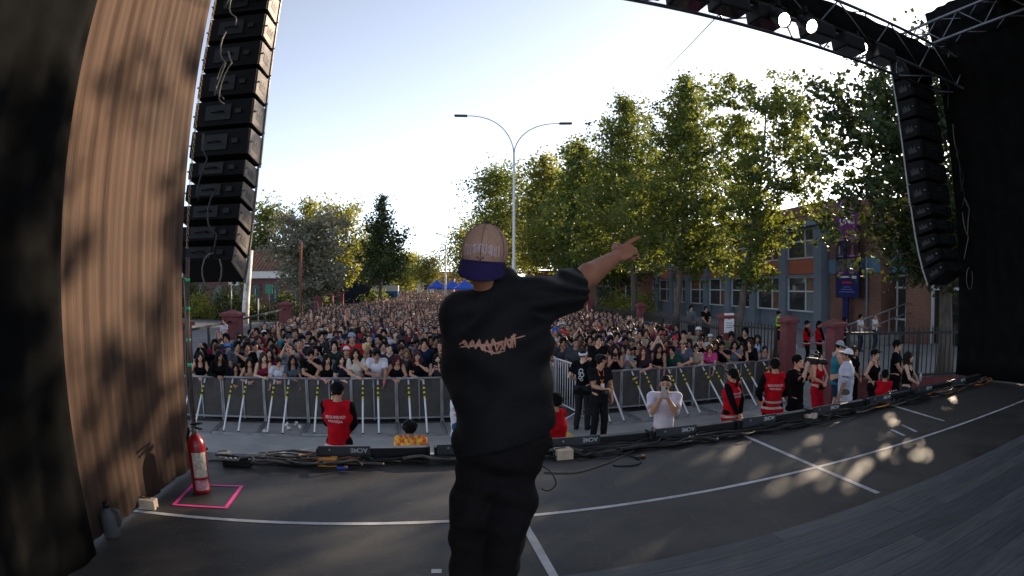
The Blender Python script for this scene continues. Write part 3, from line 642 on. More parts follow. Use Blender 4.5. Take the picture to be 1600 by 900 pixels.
# ================================================================ building on the right
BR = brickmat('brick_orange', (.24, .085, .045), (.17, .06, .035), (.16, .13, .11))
GREYW = mat('grey_render', (.17, .20, .24), .85, .08, 1.5, tint=((.12, .14, .17), .4, .5))
PANE = glass('window_glass', (.035, .04, .045), .06)
PANE2 = mat('pane_blind_reflection', (.16, .165, .17), .3, .2, 2, spec=.6); PANE3 = mat('pane_lit_room', (.16, .07, .04), .2, .5, 1.5, spec=.6)  # pale panes: blind and reflection in the colour; orange panes: lit room painted in
FRM = mat('window_frame', (.55, .56, .57), .5, .05)
bA = Vector((17.9, 29, .03)); bz = math.atan2(.995, -.096)
bl = empty('school_building', bA, bz, 'two-storey brick and grey building behind the right trees', 'building')
LEN = 34
MB().box((LEN / 2, -5, 3.3), (LEN, 9.7, 6.6)).build('wall', GREYW, bl)
MB().box((LEN / 2, -5, 7.05), (LEN + .5, 10.6, .9)).build('roof', BR, bl)
MB().box((LEN / 2, .15, 6.35), (LEN + .3, .9, .34)).build('eave', mat('eave_blue', (.16, .20, .25), .7, .1), bl)
for k in range(9):
    MB().box((.45 + k * 4.05, .12, 3.1), (.8, .5, 6.2)).build('column', GREYW, bl)
for k in range(8):
    x0, x1 = .85 + k * 4.05, 4.10 + k * 4.05; xc = (x0 + x1) / 2
    MB().box((xc, .02, 3.85), (x1 - x0, .14, .9)).build('spandrel', mat('spandrel_orange', (.42, .13, .07), .8, .15, 1.2), bl)
    MB().box((xc, .10, 3.30), (x1 - x0, .3, .12)).build('sill', GREYW, bl)
    for z0, z1 in ((1.15, 3.2), (4.35, 6.1)):
        win = MB(); 
        for zz in (z0, z1, z0 + (z1 - z0) * .58): win.box((xc, .08, zz), (x1 - x0, .10, .09))
        for xx in (x0 + .04, xc - .4, x1 - .04): win.box((xx, .08, (z0 + z1) / 2), (.09, .10, z1 - z0))
        wo = win.build('window', FRM, bl)
        for a, c in ((x0 + .08, xc - .45), (xc - .35, x1 - .08)):
            for d_, e_ in ((z0 + .05, z0 + (z1 - z0) * .58 - .05), (z0 + (z1 - z0) * .58 + .05, z1 - .05)):
                MB().box(((a + c) / 2, .055, (d_ + e_) / 2), (c - a, .02, e_ - d_)).build('pane', random.choice((PANE, PANE, PANE, PANE2, PANE3)), wo)
# brick wing towards the camera
bw = empty('brick_wing', bA, bz, 'brick wing with blue band and glazed entrance at the far right', 'building')
MB().box((-2.6, -5, 3.6), (4.6, 9.9, 7.2)).build('wall', BR, bw)
MB().box((-2.6, .0, 3.75), (4.62, .06, .8)).build('band', mat('band_blue', (.10, .20, .30), .7, .12, 2), bw)
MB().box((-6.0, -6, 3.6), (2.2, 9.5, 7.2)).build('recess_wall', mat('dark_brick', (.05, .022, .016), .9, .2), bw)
MB().box((-6.0, -.9, 3.75), (2.2, .5, .8)).build('band', mat('band_blue', (.10, .20, .30)), bw)
for zz in (1.0, 2.6, 3.2, 5.4): MB().box((-6.0, -1.2, zz), (2.2, .08, .09)).build('mullion', FRM, bw)
MB().box((-5.05, -1.2, 3.4), (.09, .08, 6.8)).build('mullion', FRM, bw)
MB().box((-6.0, -1.24, 3.5), (2.1, .03, 6.6)).build('pane', PANE, bw)
MB().box((-7.5, -4.6, 3.6), (.8, 9.6, 7.2)).build('pier', BR, bw)
MB().tube([(-3.9, .12, 0), (-3.9, .12, 4.2)], .06, 8).build('downpipe', GREYW, bw)
MB().box((-10.5, -1.0, 4.6), (5.2, .3, 1.9)).build('sign_board', mat('navy_board', (.012, .012, .06), .6, .1), bw)
lettering('CI', 1.0, mat('sign_white', (.6, .6, .62), .6, .05), bw, (-9.1, -.83, 4.4), (R(90), 0, R(180)), bold=.02)
for xx in (-8.0, -10.3, -12.8): MB().box((xx, -.95, 1.8), (.13, .14, 3.6)).build('entrance_post', FRM, bw)
for zz in (2.55, 3.6): MB().box((-10.4, -.95, zz), (4.8, .12, .12)).build('entrance_beam', FRM, bw)
for xx in (-9.15, -11.5): MB().box((xx, -1.0, 1.8), (2.1, .03, 3.5)).build('pane', glass('entrance_glass', (.02, .022, .02), .05), bw)
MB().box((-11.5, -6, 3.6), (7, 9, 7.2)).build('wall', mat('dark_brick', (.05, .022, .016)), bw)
# poster column
po = empty('poster_board', bA + rotz(bz) @ Vector((-2.75, .55, 0)), bz, 'tall purple and navy poster board on a post against the brick wall', 'poster')
NAVY = mat('poster_navy', (.010, .012, .09), .5, .1); PURP = mat('poster_purple', (.16, .012, .16), .5, .12); PWHITE = mat('poster_white', (.62, .60, .64), .5, .04)
MB().box((.3, -.1, 1.1), (.5, .12, 2.2)).build('post', NAVY, po)
MB().box((0, 0, 4.0), (2.1, .10, 3.9)).build('panel', mat('poster_dark', (.012, .010, .02), .5, .2), po)
MB().box((0, .06, 2.75), (2.1, .03, 1.35)).build('info_panel', NAVY, po)
rX = Matrix.Rotation(R(-90), 3, 'X')
MB().lathe([(.0, -.03), (1.08, -.03), (1.08, .03), (.0, .03)], (-.15, .1, 6.35), 28, rot=rX, smooth=False).build('badge', PURP, po)
RF = (R(90), 0, R(180))
lettering('QUE', .30, PWHITE, po, (.05, .14, 6.95), RF, bold=.012); lettering('QUE NOS', .34, PWHITE, po, (-.15, .14, 6.58), RF, bold=.012); lettering('UNE', .68, PWHITE, po, (-.2, .14, 6.1), RF, bold=.02)
tiles = [((.035, .03, .03), 'FOLCLOR'), ((.16, .17, .16), 'ARTES VISUALES'), ((.02, .03, .06), 'MÚSICA'), ((.04, .016, .025), 'DANZA'), ((.10, .085, .06), 'TEATRO'), ((.16, .14, .08), 'TALLERES')]
for k, (c, t) in enumerate(tiles):
    x = .52 if k % 2 == 0 else -.52; z = 5.45 - (k // 2) * .88
    tl = MB().box((x, .065, z), (.98, .02, .82)).build('photo_tile', mat('photo_%d' % k, c, .5, .9, 3.5), po)
    MB().box((x + .02, .08, z - .33), (.90, .012, .15)).build('caption_bar', PURP if k != 2 else NAVY, tl)
    lettering(t, .12 if len(t) < 10 else .08, PWHITE, tl, (x + .02, .089, z - .33), RF, depth=.001)
    for j in range(2):                                    # figures in the photo: flat print
        cx = x + rng(-.25, .25); f_ = MB()
        f_.add([(cx - .06, .078, z - .24), (cx + .10, .078, z - .24), (cx + .05, .078, z + .1), (cx + .03, .078, z + .22), (cx - .03, .078, z + .22), (cx - .04, .078, z + .1)], [(0, 1, 2, 3, 4, 5)])
        f_.build('printed_figure', mat('print_%d' % (j + 2 * k), ((.25, .14, .10), (.05, .10, .35), (.35, .25, .12), (.22, .03, .10))[(k + j) % 4], .5, .4, 6), tl)
MB().box((.2, .08, 3.15), (1.1, .012, .10)).build('heading_line', PWHITE, po); MB().box((-.65, .08, 3.12), (.4, .012, .14)).build('heading_mark', PWHITE, po)
MB().box((0, .08, 2.85), (.9, .012, .12)).build('red_bar', mat('poster_red', (.35, .02, .08), .5, .05), po)
for k in range(3): MB().box((0, .08, 2.62 - k * .13), (.6 + .4 * k, .012, .05)).build('text_line', mat('poster_ink', (.10, .14, .45), .5, .05), po)
# ramp railing in the plaza
rr = empty('ramp_railing', (12.2, 19.5, 0), R(18), 'sloping metal ramp railing on the plaza before the entrance', 'railing')
for zz in (0, -.45): MB().tube([(0, 0, .95 + zz), (6, 0, 1.9 + zz), (8, 0, 1.9 + zz)], .035, 6).build('rail', STEEL, rr)
for k in range(6): MB().tube([(k * 1.5, 0, 0), (k * 1.5, 0, min(1.9, .95 + k * 1.5 * .158))], .03, 6).build('post', STEEL, rr)
sheet('ramp', [(13, 20.5), (19.5, 22.6), (19, 24.5), (12.6, 22.5)], .35, PAVE, thick=.33)

# ================================================================ building on the left
Y0 = 55; x0 = at(300, 440, Y0).x; x1 = at(462, 440, Y0).x
lb_ = empty('brick_house', ((x0 + x1) / 2 - 2, Y0, 0), R(4), 'low brick building with tiled roof and arched windows behind the bushes', 'building')
W = (x1 - x0) + 6; RB = brickmat('brick_red', (.16, .05, .04), (.11, .04, .033), (.12, .09, .08))
MB().box((0, 4, 1.75), (W, 8, 3.5)).build('wall', RB, lb_)
MB().box((0, -.12, 3.85), (W + .6, .5, .75)).build('fascia', mat('fascia_white', (.62, .60, .56), .8, .1, 1.0), lb_)
ROOF = mat('roof_tile', (.22, .11, .075), .9, .25, 2.5, .5, tint=((.15, .08, .06), .4, .7))
rf = MB().prism([(-W / 2 - .4, -.4, 4.2), (-W / 2 - .4, 4.2, 6.7), (-W / 2 - .4, 8.6, 4.2)], (0, 0, 0), (W + .8, 0, 0)).build('roof', ROOF, lb_)
for k in range(int(W / .42)):
    MB().tube([(-W / 2 - .2 + k * .42, -.45, 4.24), (-W / 2 - .2 + k * .42, 4.2, 6.74)], .07, 6).build('tile_row', ROOF, rf)
ARCH = mat('arch_glass', (.05, .07, .07), .2, .3, 2)
for k in range(9):
    xx = -W / 2 + 1.6 + k * 2.3; pts = [(xx - .55, -.06, 1.0), (xx + .55, -.06, 1.0), (xx + .55, -.06, 2.3)] + [(xx + .55 * math.cos(a), -.06, 2.3 + .55 * math.sin(a)) for a in np.linspace(.3, math.pi - .3, 6)] + [(xx - .55, -.06, 2.3)]
    wn = MB().prism(pts, (0, 0, 0), (0, .1, 0)).build('window', ARCH, lb_)
    b = MB(); b.tube([(xx + .65 * math.cos(a), -.06, 2.3 + .65 * math.sin(a)) for a in np.linspace(0, math.pi, 9)], .09, 6); b.build('arch', RB, wn)
    MB().box((xx, -.09, 1.7), (.06, .05, 1.4)).build('mullion', FRM, wn)
p = at(369, 441, Y0); ac = tag(empty('air_conditioner', (p.x, Y0 - .5, p.z - .3), R(4)), 'white air conditioner unit on the brick building wall', 'air conditioner')
MB().rbox((0, 0, .3), (1.2, .5, .72), .03).build('casing', mat('kiosk_white', (.6, .6, .58)), ac); MB().lathe([(.27, -.02), (.27, .02)], (.1, -.27, .3), 14, rot=rX).build('fan', DARKM, ac)
scale_end(_b)
# slack wire in the sky
wp = [at(1124, 22, 8), at(1085, 55, 14), at(1045, 92, 30), at(1005, 128, 60)]
pts = [wp[0].lerp(wp[3], 0)]
q0, q1 = at(1124, 22, 8), at(1000, 134, 70)
tag(MB().tube([q0.lerp(q1, k / 20) - Vector((0, 0, .5 * math.sin(math.pi * k / 20))) for k in range(21)], .012, 4).build('wire', CABLE), 'thin dark wire slanting across the sky to the truss', 'wire')

# ================================================================ figures: one smooth surface from blended limbs
class Sdf:
    def __init__(self): self.p = []
    def cone(self, a, b, r1, r2=None, k=.02, op='u'):
        a, b = np.array(a, float), np.array(b, float); r2 = r1 if r2 is None else r2; m = max(r1, r2)
        self.p.append(('c', (a, b, r1, r2), np.minimum(a, b) - m, np.maximum(a, b) + m, k, op)); return self
    def ell(self, c, r, rot=None, k=.02, op='u'):
        c, r = np.array(c, float), np.array(r, float); m = r.max() if rot is not None else r
        self.p.append(('e', (c, r, None if rot is None else np.array(rot)), c - m, c + m, k, op)); return self
    def mesh(self, h, warp=None, cuts=(), grow=0.0):
        u = [q for q in self.p if q[5] == 'u']; lo = np.min([q[2] for q in u], 0) - 3 * h - grow; hi = np.max([q[3] for q in u], 0) + 3 * h + grow
        n = np.ceil((hi - lo) / h).astype(int) + 1; ax = [lo[i] + h * np.arange(n[i]) for i in range(3)]
        Dm = np.full(n, 9.0)
        for kind, pr, l, hh, k, op in self.p:
            pad = k + 2.5 * h + grow; i0 = np.clip(np.floor((l - pad - lo) / h).astype(int), 0, n - 1); i1 = np.clip(np.ceil((hh + pad - lo) / h).astype(int) + 1, 1, n)
            if (i1 <= i0).any(): continue
            sl = tuple(slice(i0[i], i1[i]) for i in range(3))
            X, Y, Z = np.meshgrid(ax[0][sl[0]], ax[1][sl[1]], ax[2][sl[2]], indexing='ij', sparse=True)
            if kind == 'c':
                a, b, r1, r2 = pr; ba = b - a; L2 = (ba * ba).sum() + 1e-12
                t = np.clip(((X - a[0]) * ba[0] + (Y - a[1]) * ba[1] + (Z - a[2]) * ba[2]) / L2, 0, 1)
                d = np.sqrt((X - a[0] - t * ba[0]) ** 2 + (Y - a[1] - t * ba[1]) ** 2 + (Z - a[2] - t * ba[2]) ** 2) - (r1 + (r2 - r1) * t)
            else:
                c, r, rot = pr; x, y, z = X - c[0], Y - c[1], Z - c[2]
                if rot is not None: x, y, z = (rot[0, 0] * x + rot[1, 0] * y + rot[2, 0] * z, rot[0, 1] * x + rot[1, 1] * y + rot[2, 1] * z, rot[0, 2] * x + rot[1, 2] * y + rot[2, 2] * z)
                k0 = np.sqrt((x / r[0]) ** 2 + (y / r[1]) ** 2 + (z / r[2]) ** 2) + 1e-9; k1 = np.sqrt((x / r[0] ** 2) ** 2 + (y / r[1] ** 2) ** 2 + (z / r[2] ** 2) ** 2) + 1e-9
                d = k0 * (k0 - 1) / k1
            B = Dm[sl]
            if op == 'u':
                w_ = np.clip(.5 + .5 * (B - d) / k, 0, 1); Dm[sl] = B + (d - B) * w_ - k * w_ * (1 - w_)
            else: Dm[sl] = np.maximum(B, -d)
        if grow: Dm -= grow
        if warp or cuts:
            X, Y, Z = np.meshgrid(*ax, indexing='ij', sparse=True)
            if warp: Dm = Dm + warp(X, Y, Z)
            for c in cuts: Dm = np.maximum(Dm, c(X, Y, Z))
        return nets(Dm, lo, h)
def nets(Dm, lo, h):
    n = np.array(Dm.shape); cells = n - 1
    acc = np.zeros((cells.prod(), 3)); cnt = np.zeros(cells.prod()); quads = []
    st = np.array([cells[1] * cells[2], cells[2], 1])
    for a in range(3):
        s0 = [slice(None)] * 3; s1 = [slice(None)] * 3; s0[a] = slice(0, -1); s1[a] = slice(1, None)
        A, B = Dm[tuple(s0)], Dm[tuple(s1)]; m = (A < 0) != (B < 0); idx = np.argwhere(m)
        if not len(idx): continue
        av, bv = A[m], B[m]; pos = idx.astype(float); pos[:, a] += av / (av - bv)
        b1, c1 = (a + 1) % 3, (a + 2) % 3; ids = []; ok = np.ones(len(idx), bool)
        for db, dc in ((0, 0), (-1, 0), (-1, -1), (0, -1)):
            c = idx.copy(); c[:, b1] += db; c[:, c1] += dc
            v = (c >= 0).all(1) & (c < cells).all(1); ok &= v; f = (c * st).sum(1)
            ids.append(f); fv = f[v]
            for q in range(3): acc[:, q] += np.bincount(fv, pos[v, q], len(acc))
            cnt += np.bincount(fv, minlength=len(cnt))
        Q = np.stack(ids, 1)[ok]; flip = (av[ok] > 0); Q[flip] = Q[flip][:, ::-1]; quads.append(Q)
    if not quads: return np.zeros((0, 3)), np.zeros((0, 4), int)
    Q = np.concatenate(quads); used = np.unique(Q); mp = np.full(len(cnt), -1); mp[used] = np.arange(len(used))
    V = acc[used] / cnt[used][:, None] * h + lo
    return V, mp[Q]
def smooth_mesh(V, F, it=1, f=.5):
    for _ in range(it):
        s = np.zeros_like(V); c = np.zeros(len(V))
        for i in range(4):
            j = (i + 1) % 4
            for q in range(3): s[:, q] += np.bincount(F[:, i], V[F[:, j], q], len(V)) + np.bincount(F[:, j], V[F[:, i], q], len(V))
            c += np.bincount(F[:, i], minlength=len(V)) + np.bincount(F[:, j], minlength=len(V))
        V = V + (s / c[:, None] - V) * f
    return V

SKIN = mat('skin', rough=.55, var=.10, scale=14, objcol=True, spec=.3)
EYE = mat('eye_dark', (.022, .015, .012), .4, .1); LIP = mat('lips', (.20, .075, .06), .5, .1)
CLOTH = mat('cloth', rough=.95, var=.16, scale=9, bump=.35, objcol=True, spec=.05)
HAIR = mat('hair', rough=.6, var=.35, scale=30, objcol=True, spec=.12, stretch=(3, 3, .6))
V3 = Vector
def ik(s, t, l1, l2, hint):
    s, t, hint = V3(s), V3(t), V3(hint); d = t - s; L = min(d.length, (l1 + l2) * .995); d.normalize(); t = s + d * L
    x = (l1 * l1 - l2 * l2 + L * L) / (2 * L); hh = math.sqrt(max(0, l1 * l1 - x * x)); b = hint - d * hint.dot(d)
    b = b.normalized() if b.length > 1e-6 else V3((0, 1, 0)); return s + d * x + b * hh, t
def skeleton(lean=0.0, sh=.175, handL=None, handR=None, hintL=(.5, .5, -.7), hintR=(-.5, .5, -.7), yaw=0, pitch=0, roll=0, twist=0, feet=((.10, 0), (-.10, 0)), hipw=.09, shz=1.42, raw=None):
    """1.72 m figure facing -Y; L is +x.  hand targets are given in this frame."""
    J = {}; pel = V3((0, 0, .93)); Rl = Matrix.Rotation(lean, 3, 'X') @ Matrix.Rotation(twist, 3, 'Z')
    up = lambda p: pel + Rl @ (V3(p) - pel)
    J['pel'] = pel; J['waist'] = up((0, .005, 1.08)); J['chest'] = up((0, .0, 1.28)); J['neck'] = up((0, .01, 1.45))
    J['shL'] = up((sh, .01, shz)); J['shR'] = up((-sh, .01, shz))
    Rh = Matrix.Rotation(lean * .35, 3, 'X') @ Matrix.Rotation(yaw, 3, 'Z') @ Matrix.Rotation(pitch, 3, 'X') @ Matrix.Rotation(roll, 3, 'Y')
    hc = up((0, -.005, 1.50)) + Rh @ V3((0, -.018, .105)); J['HM'] = Matrix.Translation(hc) @ Rh.to_4x4()
    J['hc'] = hc; J['Rh'] = Rh
    hl = handL if handL is not None else tuple(up((.25, -.04, .86))); hr = handR if handR is not None else tuple(up((-.25, -.04, .86)))
    J['elL'], J['wrL'] = ik(J['shL'], hl, .285, .25, hintL); J['elR'], J['wrR'] = ik(J['shR'], hr, .285, .25, hintR)
    for sd_, s in (('L', 1), ('R', -1)):
        J['hip' + sd_] = V3((s * hipw, .0, .90)); f = feet[0 if s > 0 else 1]; J['an' + sd_] = V3((f[0], f[1] + .01, .085))
        J['kn' + sd_], _ = ik(J['hip' + sd_], J['an' + sd_], .42, .41, (0, -1, 0)); J['toe' + sd_] = V3((f[0] + s * .03, f[1] - .15, .04))
    if raw: J.update(raw)
    return J
def add_hand(S_, w_, d, nrm, curl=.35, k=.006, point=False, r=.0092, sc=1.0):
    """palm and five fingers; d along the hand, nrm out of the palm's back"""
    d = V3(d).normalized(); nrm = V3(nrm); nrm = (nrm - d * nrm.dot(d)).normalized(); sdv = d.cross(nrm)
    w_ = V3(w_); rt = Matrix((sdv, d, nrm)).transposed()
    S_.ell(w_ + d * .045 * sc, (.038 * sc, .05 * sc, .016 * sc), rt, .012)
    for i, (o, L) in enumerate(((-.028, .066), (-.010, .076), (.010, .070), (.027, .054))):
        c = curl * (1 + .12 * i)
        if point: c = .05 if i == 0 else 1.5
        a = w_ + d * .082 * sc + sdv * o * sc; d1 = (d * math.cos(c) - nrm * math.sin(c)); m = a + d1 * L * .5 * sc
        d2 = (d * math.cos(c * 2.1) - nrm * math.sin(c * 2.1)); e = m + d2 * L * .5 * sc
        S_.cone(a, m, r, r * .95, k); S_.cone(m, e, r * .95, r * .8, .004)
    a = w_ + d * .02 * sc - sdv * .03 * sc; m = a + (d * .6 - sdv * .6 - nrm * .3).normalized() * .04 * sc; e = m + (d * .9 - sdv * .15 - nrm * .45).normalized() * .034 * sc
    S_.cone(a, m, r * 1.25, r * 1.1, .01); S_.cone(m, e, r * 1.1, r * .85, .005)
def head_prims(S_, J, fem=False, detail=False):
    H = J['HM']; rt = J['Rh']; P = lambda *p: H @ V3(p)
    S_.ell(P(0, .015, .03), (.074, .094, .088), rt, .02); S_.ell(P(0, -.030, -.025), (.058, .066, .082), rt, .025)
    S_.cone(P(0, -.066, -.085), P(0, -.060, -.078), .024 if fem else .028, None, .025)
    S_.cone(P(0, -.092, .012), P(0, -.108, -.026), .008, .014, .012)
    for s in (1, -1):
        S_.ell(P(s * .075, .010, -.008), (.010, .019, .030), rt, .008)
        if detail:
            S_.ell(P(s * .030, -.094, .006), (.016, .012, .009), rt, .004, 's'); S_.ell(P(s * .030, -.080, .006), (.013, .013, .012), rt, .004)
    if detail:
        S_.cone(P(-.018, -.096, -.054), P(.018, -.096, -.054), .007, None, .006); S_.cone(P(-.04, -.084, .026), P(.04, -.084, .026), .009, None, .012)
    S_.cone(J['neck'] - V3((0, 0, .03)), P(0, .02, -.06), .056 if not fem else .047, .050 if not fem else .043, .03)
def body_mesh(J, h=.012, fem=False, legs=False, curlL=.5, curlR=.5, handdirL=None, handdirR=None, detail=False, point=None, fat=1.0, hands=True):
    S_ = Sdf(); f = fat
    S_.cone(J['pel'] + V3((-.05, 0, 0)), J['pel'] + V3((.05, 0, 0)), .115 * f, None, .05); S_.cone(J['pel'], J['waist'], .12 * f, .11 * f, .05); S_.cone(J['waist'], J['chest'], .11 * f, .118 * f, .05)
    S_.cone(J['chest'] + (J['shL'] - J['neck']) * .35, J['chest'] + (J['shR'] - J['neck']) * .35, .105 * f, None, .05)
    if fem:
        c = J['chest'] + (J['pel'] - J['chest']).cross(J['shL'] - J['shR']).normalized() * .0
        fw = (J['shL'] - J['shR']).cross(J['neck'] - J['pel']).normalized(); fw = fw if fw.y < 0 else -fw
        for s in (1, -1): S_.ell(J['chest'] + fw * .075 + V3((s * .065, 0, -.01)), (.06, .055, .06), None, .03)
    S_.cone(J['shL'] * .8 + J['neck'] * .2, J['shR'] * .8 + J['neck'] * .2, .052, None, .04); S_.cone(J['neck'] - V3((0, 0, .06)), J['neck'], .075, .055, .04)
    for sd_, s in (('L', 1), ('R', -1)):
        a, e, w_ = J['sh' + sd_], J['el' + sd_], J['wr' + sd_]; q = .88 if fem else 1
        S_.cone(a, e, .054 * q * f, .041 * q, .035); S_.cone(e, e.lerp(w_, .3), .040 * q, .043 * q, .012); S_.cone(e.lerp(w_, .3), w_, .043 * q, .026 * q, .012)
        hd = (handdirL if s > 0 else handdirR) or (w_ - e).normalized()
        if hands: add_hand(S_, w_, hd, V3((s * .4, -.5, .75)) if abs(V3(hd).z) < .8 else V3((s, -.3, 0)), curlL if s > 0 else curlR, point=(point == sd_))
        if legs:
            S_.cone(J['hip' + sd_], J['kn' + sd_], .085, .055, .03); S_.cone(J['kn' + sd_], J['an' + sd_], .056, .038, .02); S_.cone(J['an' + sd_] - V3((0, -.02, .03)), J['toe' + sd_], .04, .03, .02)
    head_prims(S_, J, fem, detail)
    V, F = S_.mesh(h); V = smooth_mesh(V, F, 1, .35)
    C = V[F].mean(1); inv = np.array(J['HM'].inverted()); L = C @ inv[:3, :3].T + inv[:3, 3]
    x, y, z = np.abs(L[:, 0]), L[:, 1], L[:, 2]; mi = np.zeros(len(F), int); fr = y < -.045; t = max(.0, (h - .008) * .5)
    mi[fr & (x > .014) & (x < .047) & (z > -.001 - t) & (z < .012 + t)] = 1; mi[fr & (x > .014) & (x < .050) & (z > .024) & (z < .032 + t)] = 1
    mi[fr & (x < .025) & (z > -.062 - t) & (z < -.049 + t * .3)] = 2
    return np_mesh('body', V, F, [SKIN, EYE, LIP], mi)
def shirt_mesh(J, h=.016, fem=False, sleeve=.6, infl=.018, hem=.80, neck=.075, fold=.0, long=False, vest=False, hemf=None, fat=1.0, deep=0.0):
    S_ = Sdf(); g = infl; f = fat
    hp = J['pel'] + V3((0, 0, hem - .93 + .02))
    S_.cone(hp + V3((-.055, 0, 0)), hp + V3((.055, 0, 0)), .122 * f + g, None, .04); S_.cone(J['pel'], J['waist'], .118 * f + g, .108 * f + g, .05); S_.cone(J['waist'], J['chest'], .108 * f + g, .118 * f + g, .05)
    S_.cone(J['chest'] + (J['shL'] - J['neck']) * .38, J['chest'] + (J['shR'] - J['neck']) * .38, .106 * f + g, None, .05)
    if fem:
        fw = (J['shL'] - J['shR']).cross(J['neck'] - J['pel']).normalized(); fw = fw if fw.y < 0 else -fw
        for s in (1, -1): S_.ell(J['chest'] + fw * .075 + V3((s * .065, 0, -.01)), (.06 + g, .055 + g, .06 + g), None, .03)
    q = .92 if sleeve > 0 else (.86 if vest else .62)
    S_.cone(J['shL'] * q + J['neck'] * (1 - q), J['shR'] * q + J['neck'] * (1 - q), .052 + g * .8, None, .04)
    for sd_ in 'LR':
        a, e, w_ = J['sh' + sd_], J['el' + sd_], J['wr' + sd_]
        if sleeve > 0: S_.cone(a, a.lerp(e, min(1, sleeve + (.12 if sleeve < 1 else 0))), .057 + g * .6, .052 + g * (.9 if sleeve < 1 else .5), .03)
        if sleeve > 1: S_.cone(e, e.lerp(w_, sleeve - 1), .05 + g * .5, .036 + g * .5, .02)
    n = J['neck'] + V3((0, -.02, .075)); S_.ell(n, (neck, neck * 1.1, .085 + deep), None, .01, 's')
    if deep: S_.ell(J['neck'] + V3((0, -.11, .0)), (.09, .1, .09 + deep), None, .01, 's')
    wp = None
    if fold:
        def wp(X, Y, Z): return fold * (np.sin(11 * Z + 9 * X + 2.2 * np.sin(7 * X + 5 * Z)) * .6 + .5 * np.sin(23 * X - 14 * Z + 3 * np.sin(6 * Y + 4 * Z)) + .4 * np.sin(31 * Z + 7 * Y + 12 * X))
    hz = hemf or (lambda X, Y, Z: (hem - Z) + 0 * X)
    cu = [lambda X, Y, Z: hz(X, Y, Z) + 0 * (X + Y + Z)]
    if 0 < sleeve < 1:                                # straight-cut short sleeves
        for sd_ in 'LR':
            a, e = J['sh' + sd_], J['el' + sd_]; dd = (e - a).normalized(); en = a.lerp(e, sleeve)
            cu.append(lambda X, Y, Z, dd=dd, en=en: np.where((X - en.x) ** 2 + (Y - en.y) ** 2 + (Z - en.z) ** 2 < .0085, (X - en.x) * dd.x + (Y - en.y) * dd.y + (Z - en.z) * dd.z, -1.0))
    V, F = S_.mesh(h, wp, cu); V = smooth_mesh(V, F, 1, .3)
    return np_mesh('shirt', V, F, [CLOTH])
def trousers_mesh(J, h=.02, w_=1.0, fold=0.0, hem=.10, infl=.012):
    S_ = Sdf(); g = infl
    S_.cone(J['pel'] + V3((-.05, 0, -.02)), J['pel'] + V3((.05, 0, -.02)), .115 + g, None, .04); S_.cone(J['pel'], J['waist'].lerp(J['pel'], .5), .116 + g, .113 + g, .03)
    for sd_ in 'LR':
        S_.cone(J['hip' + sd_], J['kn' + sd_], .088 + g, (.062 + g) * w_, .03); S_.cone(J['kn' + sd_], J['an' + sd_] + V3((0, 0, .03)), (.062 + g) * w_, (.05 + g) * w_, .02)
    wp = None
    if fold:
        def wp(X, Y, Z): return fold * (np.sin(17 * Z + 8 * X) * .5 + .5 * np.sin(29 * Z - 15 * X + 4 * np.sin(9 * Z)) + .4 * np.sin(41 * Z + 11 * Y))
    V, F = S_.mesh(h, wp, [lambda X, Y, Z: hem - Z + 0 * (X + Y)]); V = smooth_mesh(V, F, 1, .3); return np_mesh('trousers', V, F, [CLOTH])
def shoes_mesh(J, sd_, h=.014):
    S_ = Sdf(); a, t = J['an' + sd_], J['toe' + sd_]
    S_.cone(a - V3((0, -.03, .035)), t, .048, .040, .02); S_.cone(a, a - V3((0, 0, .03)), .045, .05, .02)
    V, F = S_.mesh(h, None, [lambda X, Y, Z: .004 - Z + 0 * (X + Y)]); return np_mesh('shoe', V, F, [CLOTH])
HAIRS = {}
def hair_mesh(kind, h=.011):
    key = (kind, h)
    if key in HAIRS: return HAIRS[key]
    S_ = Sdf()
    if kind in ('short', 'long', 'bun', 'pony', 'bob', 'under', 'wavy', 'fade'):
        q = {'fade': -.003, 'under': .002, 'bun': .003, 'pony': .004}.get(kind, .011)
        S_.ell((0, .018, .038), (.082 + q * 1.2, .101 + q * 1.2, .092 + q * 1.7), None, .02)
        if kind == 'short': S_.cone((-.045, -.07, .105), (.045, -.065, .11), .03, None, .03); S_.ell((0, .02, .10), (.07, .08, .045), None, .03)
    if kind in ('long', 'wavy'):
        L = -.26 if kind == 'long' else -.20
        for s in (1, -1): S_.cone((s * .070, .01, .05), (s * .096, .0, -.10), .034, .042, .02); S_.cone((s * .096, .0, -.10), (s * .092, .01, L), .042, .028, .02)
        S_.cone((0, .075, .04), (0, .085, -.12), .065, .07, .03); S_.cone((-.04, .085, -.1), (-.03, .085, L), .05, .035, .03); S_.cone((.04, .085, -.1), (.03, .085, L), .05, .035, .03)
    if kind == 'bob':
        for s in (1, -1): S_.cone((s * .07, .0, .05), (s * .085, -.005, -.085), .03, .032, .02)
        S_.cone((0, .07, .04), (0, .07, -.09), .075, .06, .03)
    if kind == 'bun': S_.ell((0, .055, .135), (.045, .045, .04), None, .02)
    if kind == 'pony': S_.cone((0, .105, .05), (.0, .145, -.03), .028, .034, .02); S_.cone((0, .145, -.03), (.01, .12, -.30), .034, .018, .02)
    if kind == 'curly': S_.ell((0, .03, .045), (.112, .118, .108), None, .02)
    S_.ell((0, -.118, -.035), (.068, .086, .098 if kind != 'under' else .12), None, .01, 's')
    wp = None
    a = .010 if kind in ('curly', 'wavy') else .004
    def wp(X, Y, Z): return a * np.sin(55 * X + 30 * Z) * np.sin(50 * Y + 9 * X) + a * .6 * np.sin(90 * Z + 40 * Y)
    V, F = S_.mesh(h, wp); V = smooth_mesh(V, F, 1, .3)
    HAIRS[key] = np_mesh('hair_' + kind, V, F, [HAIR]); return HAIRS[key]
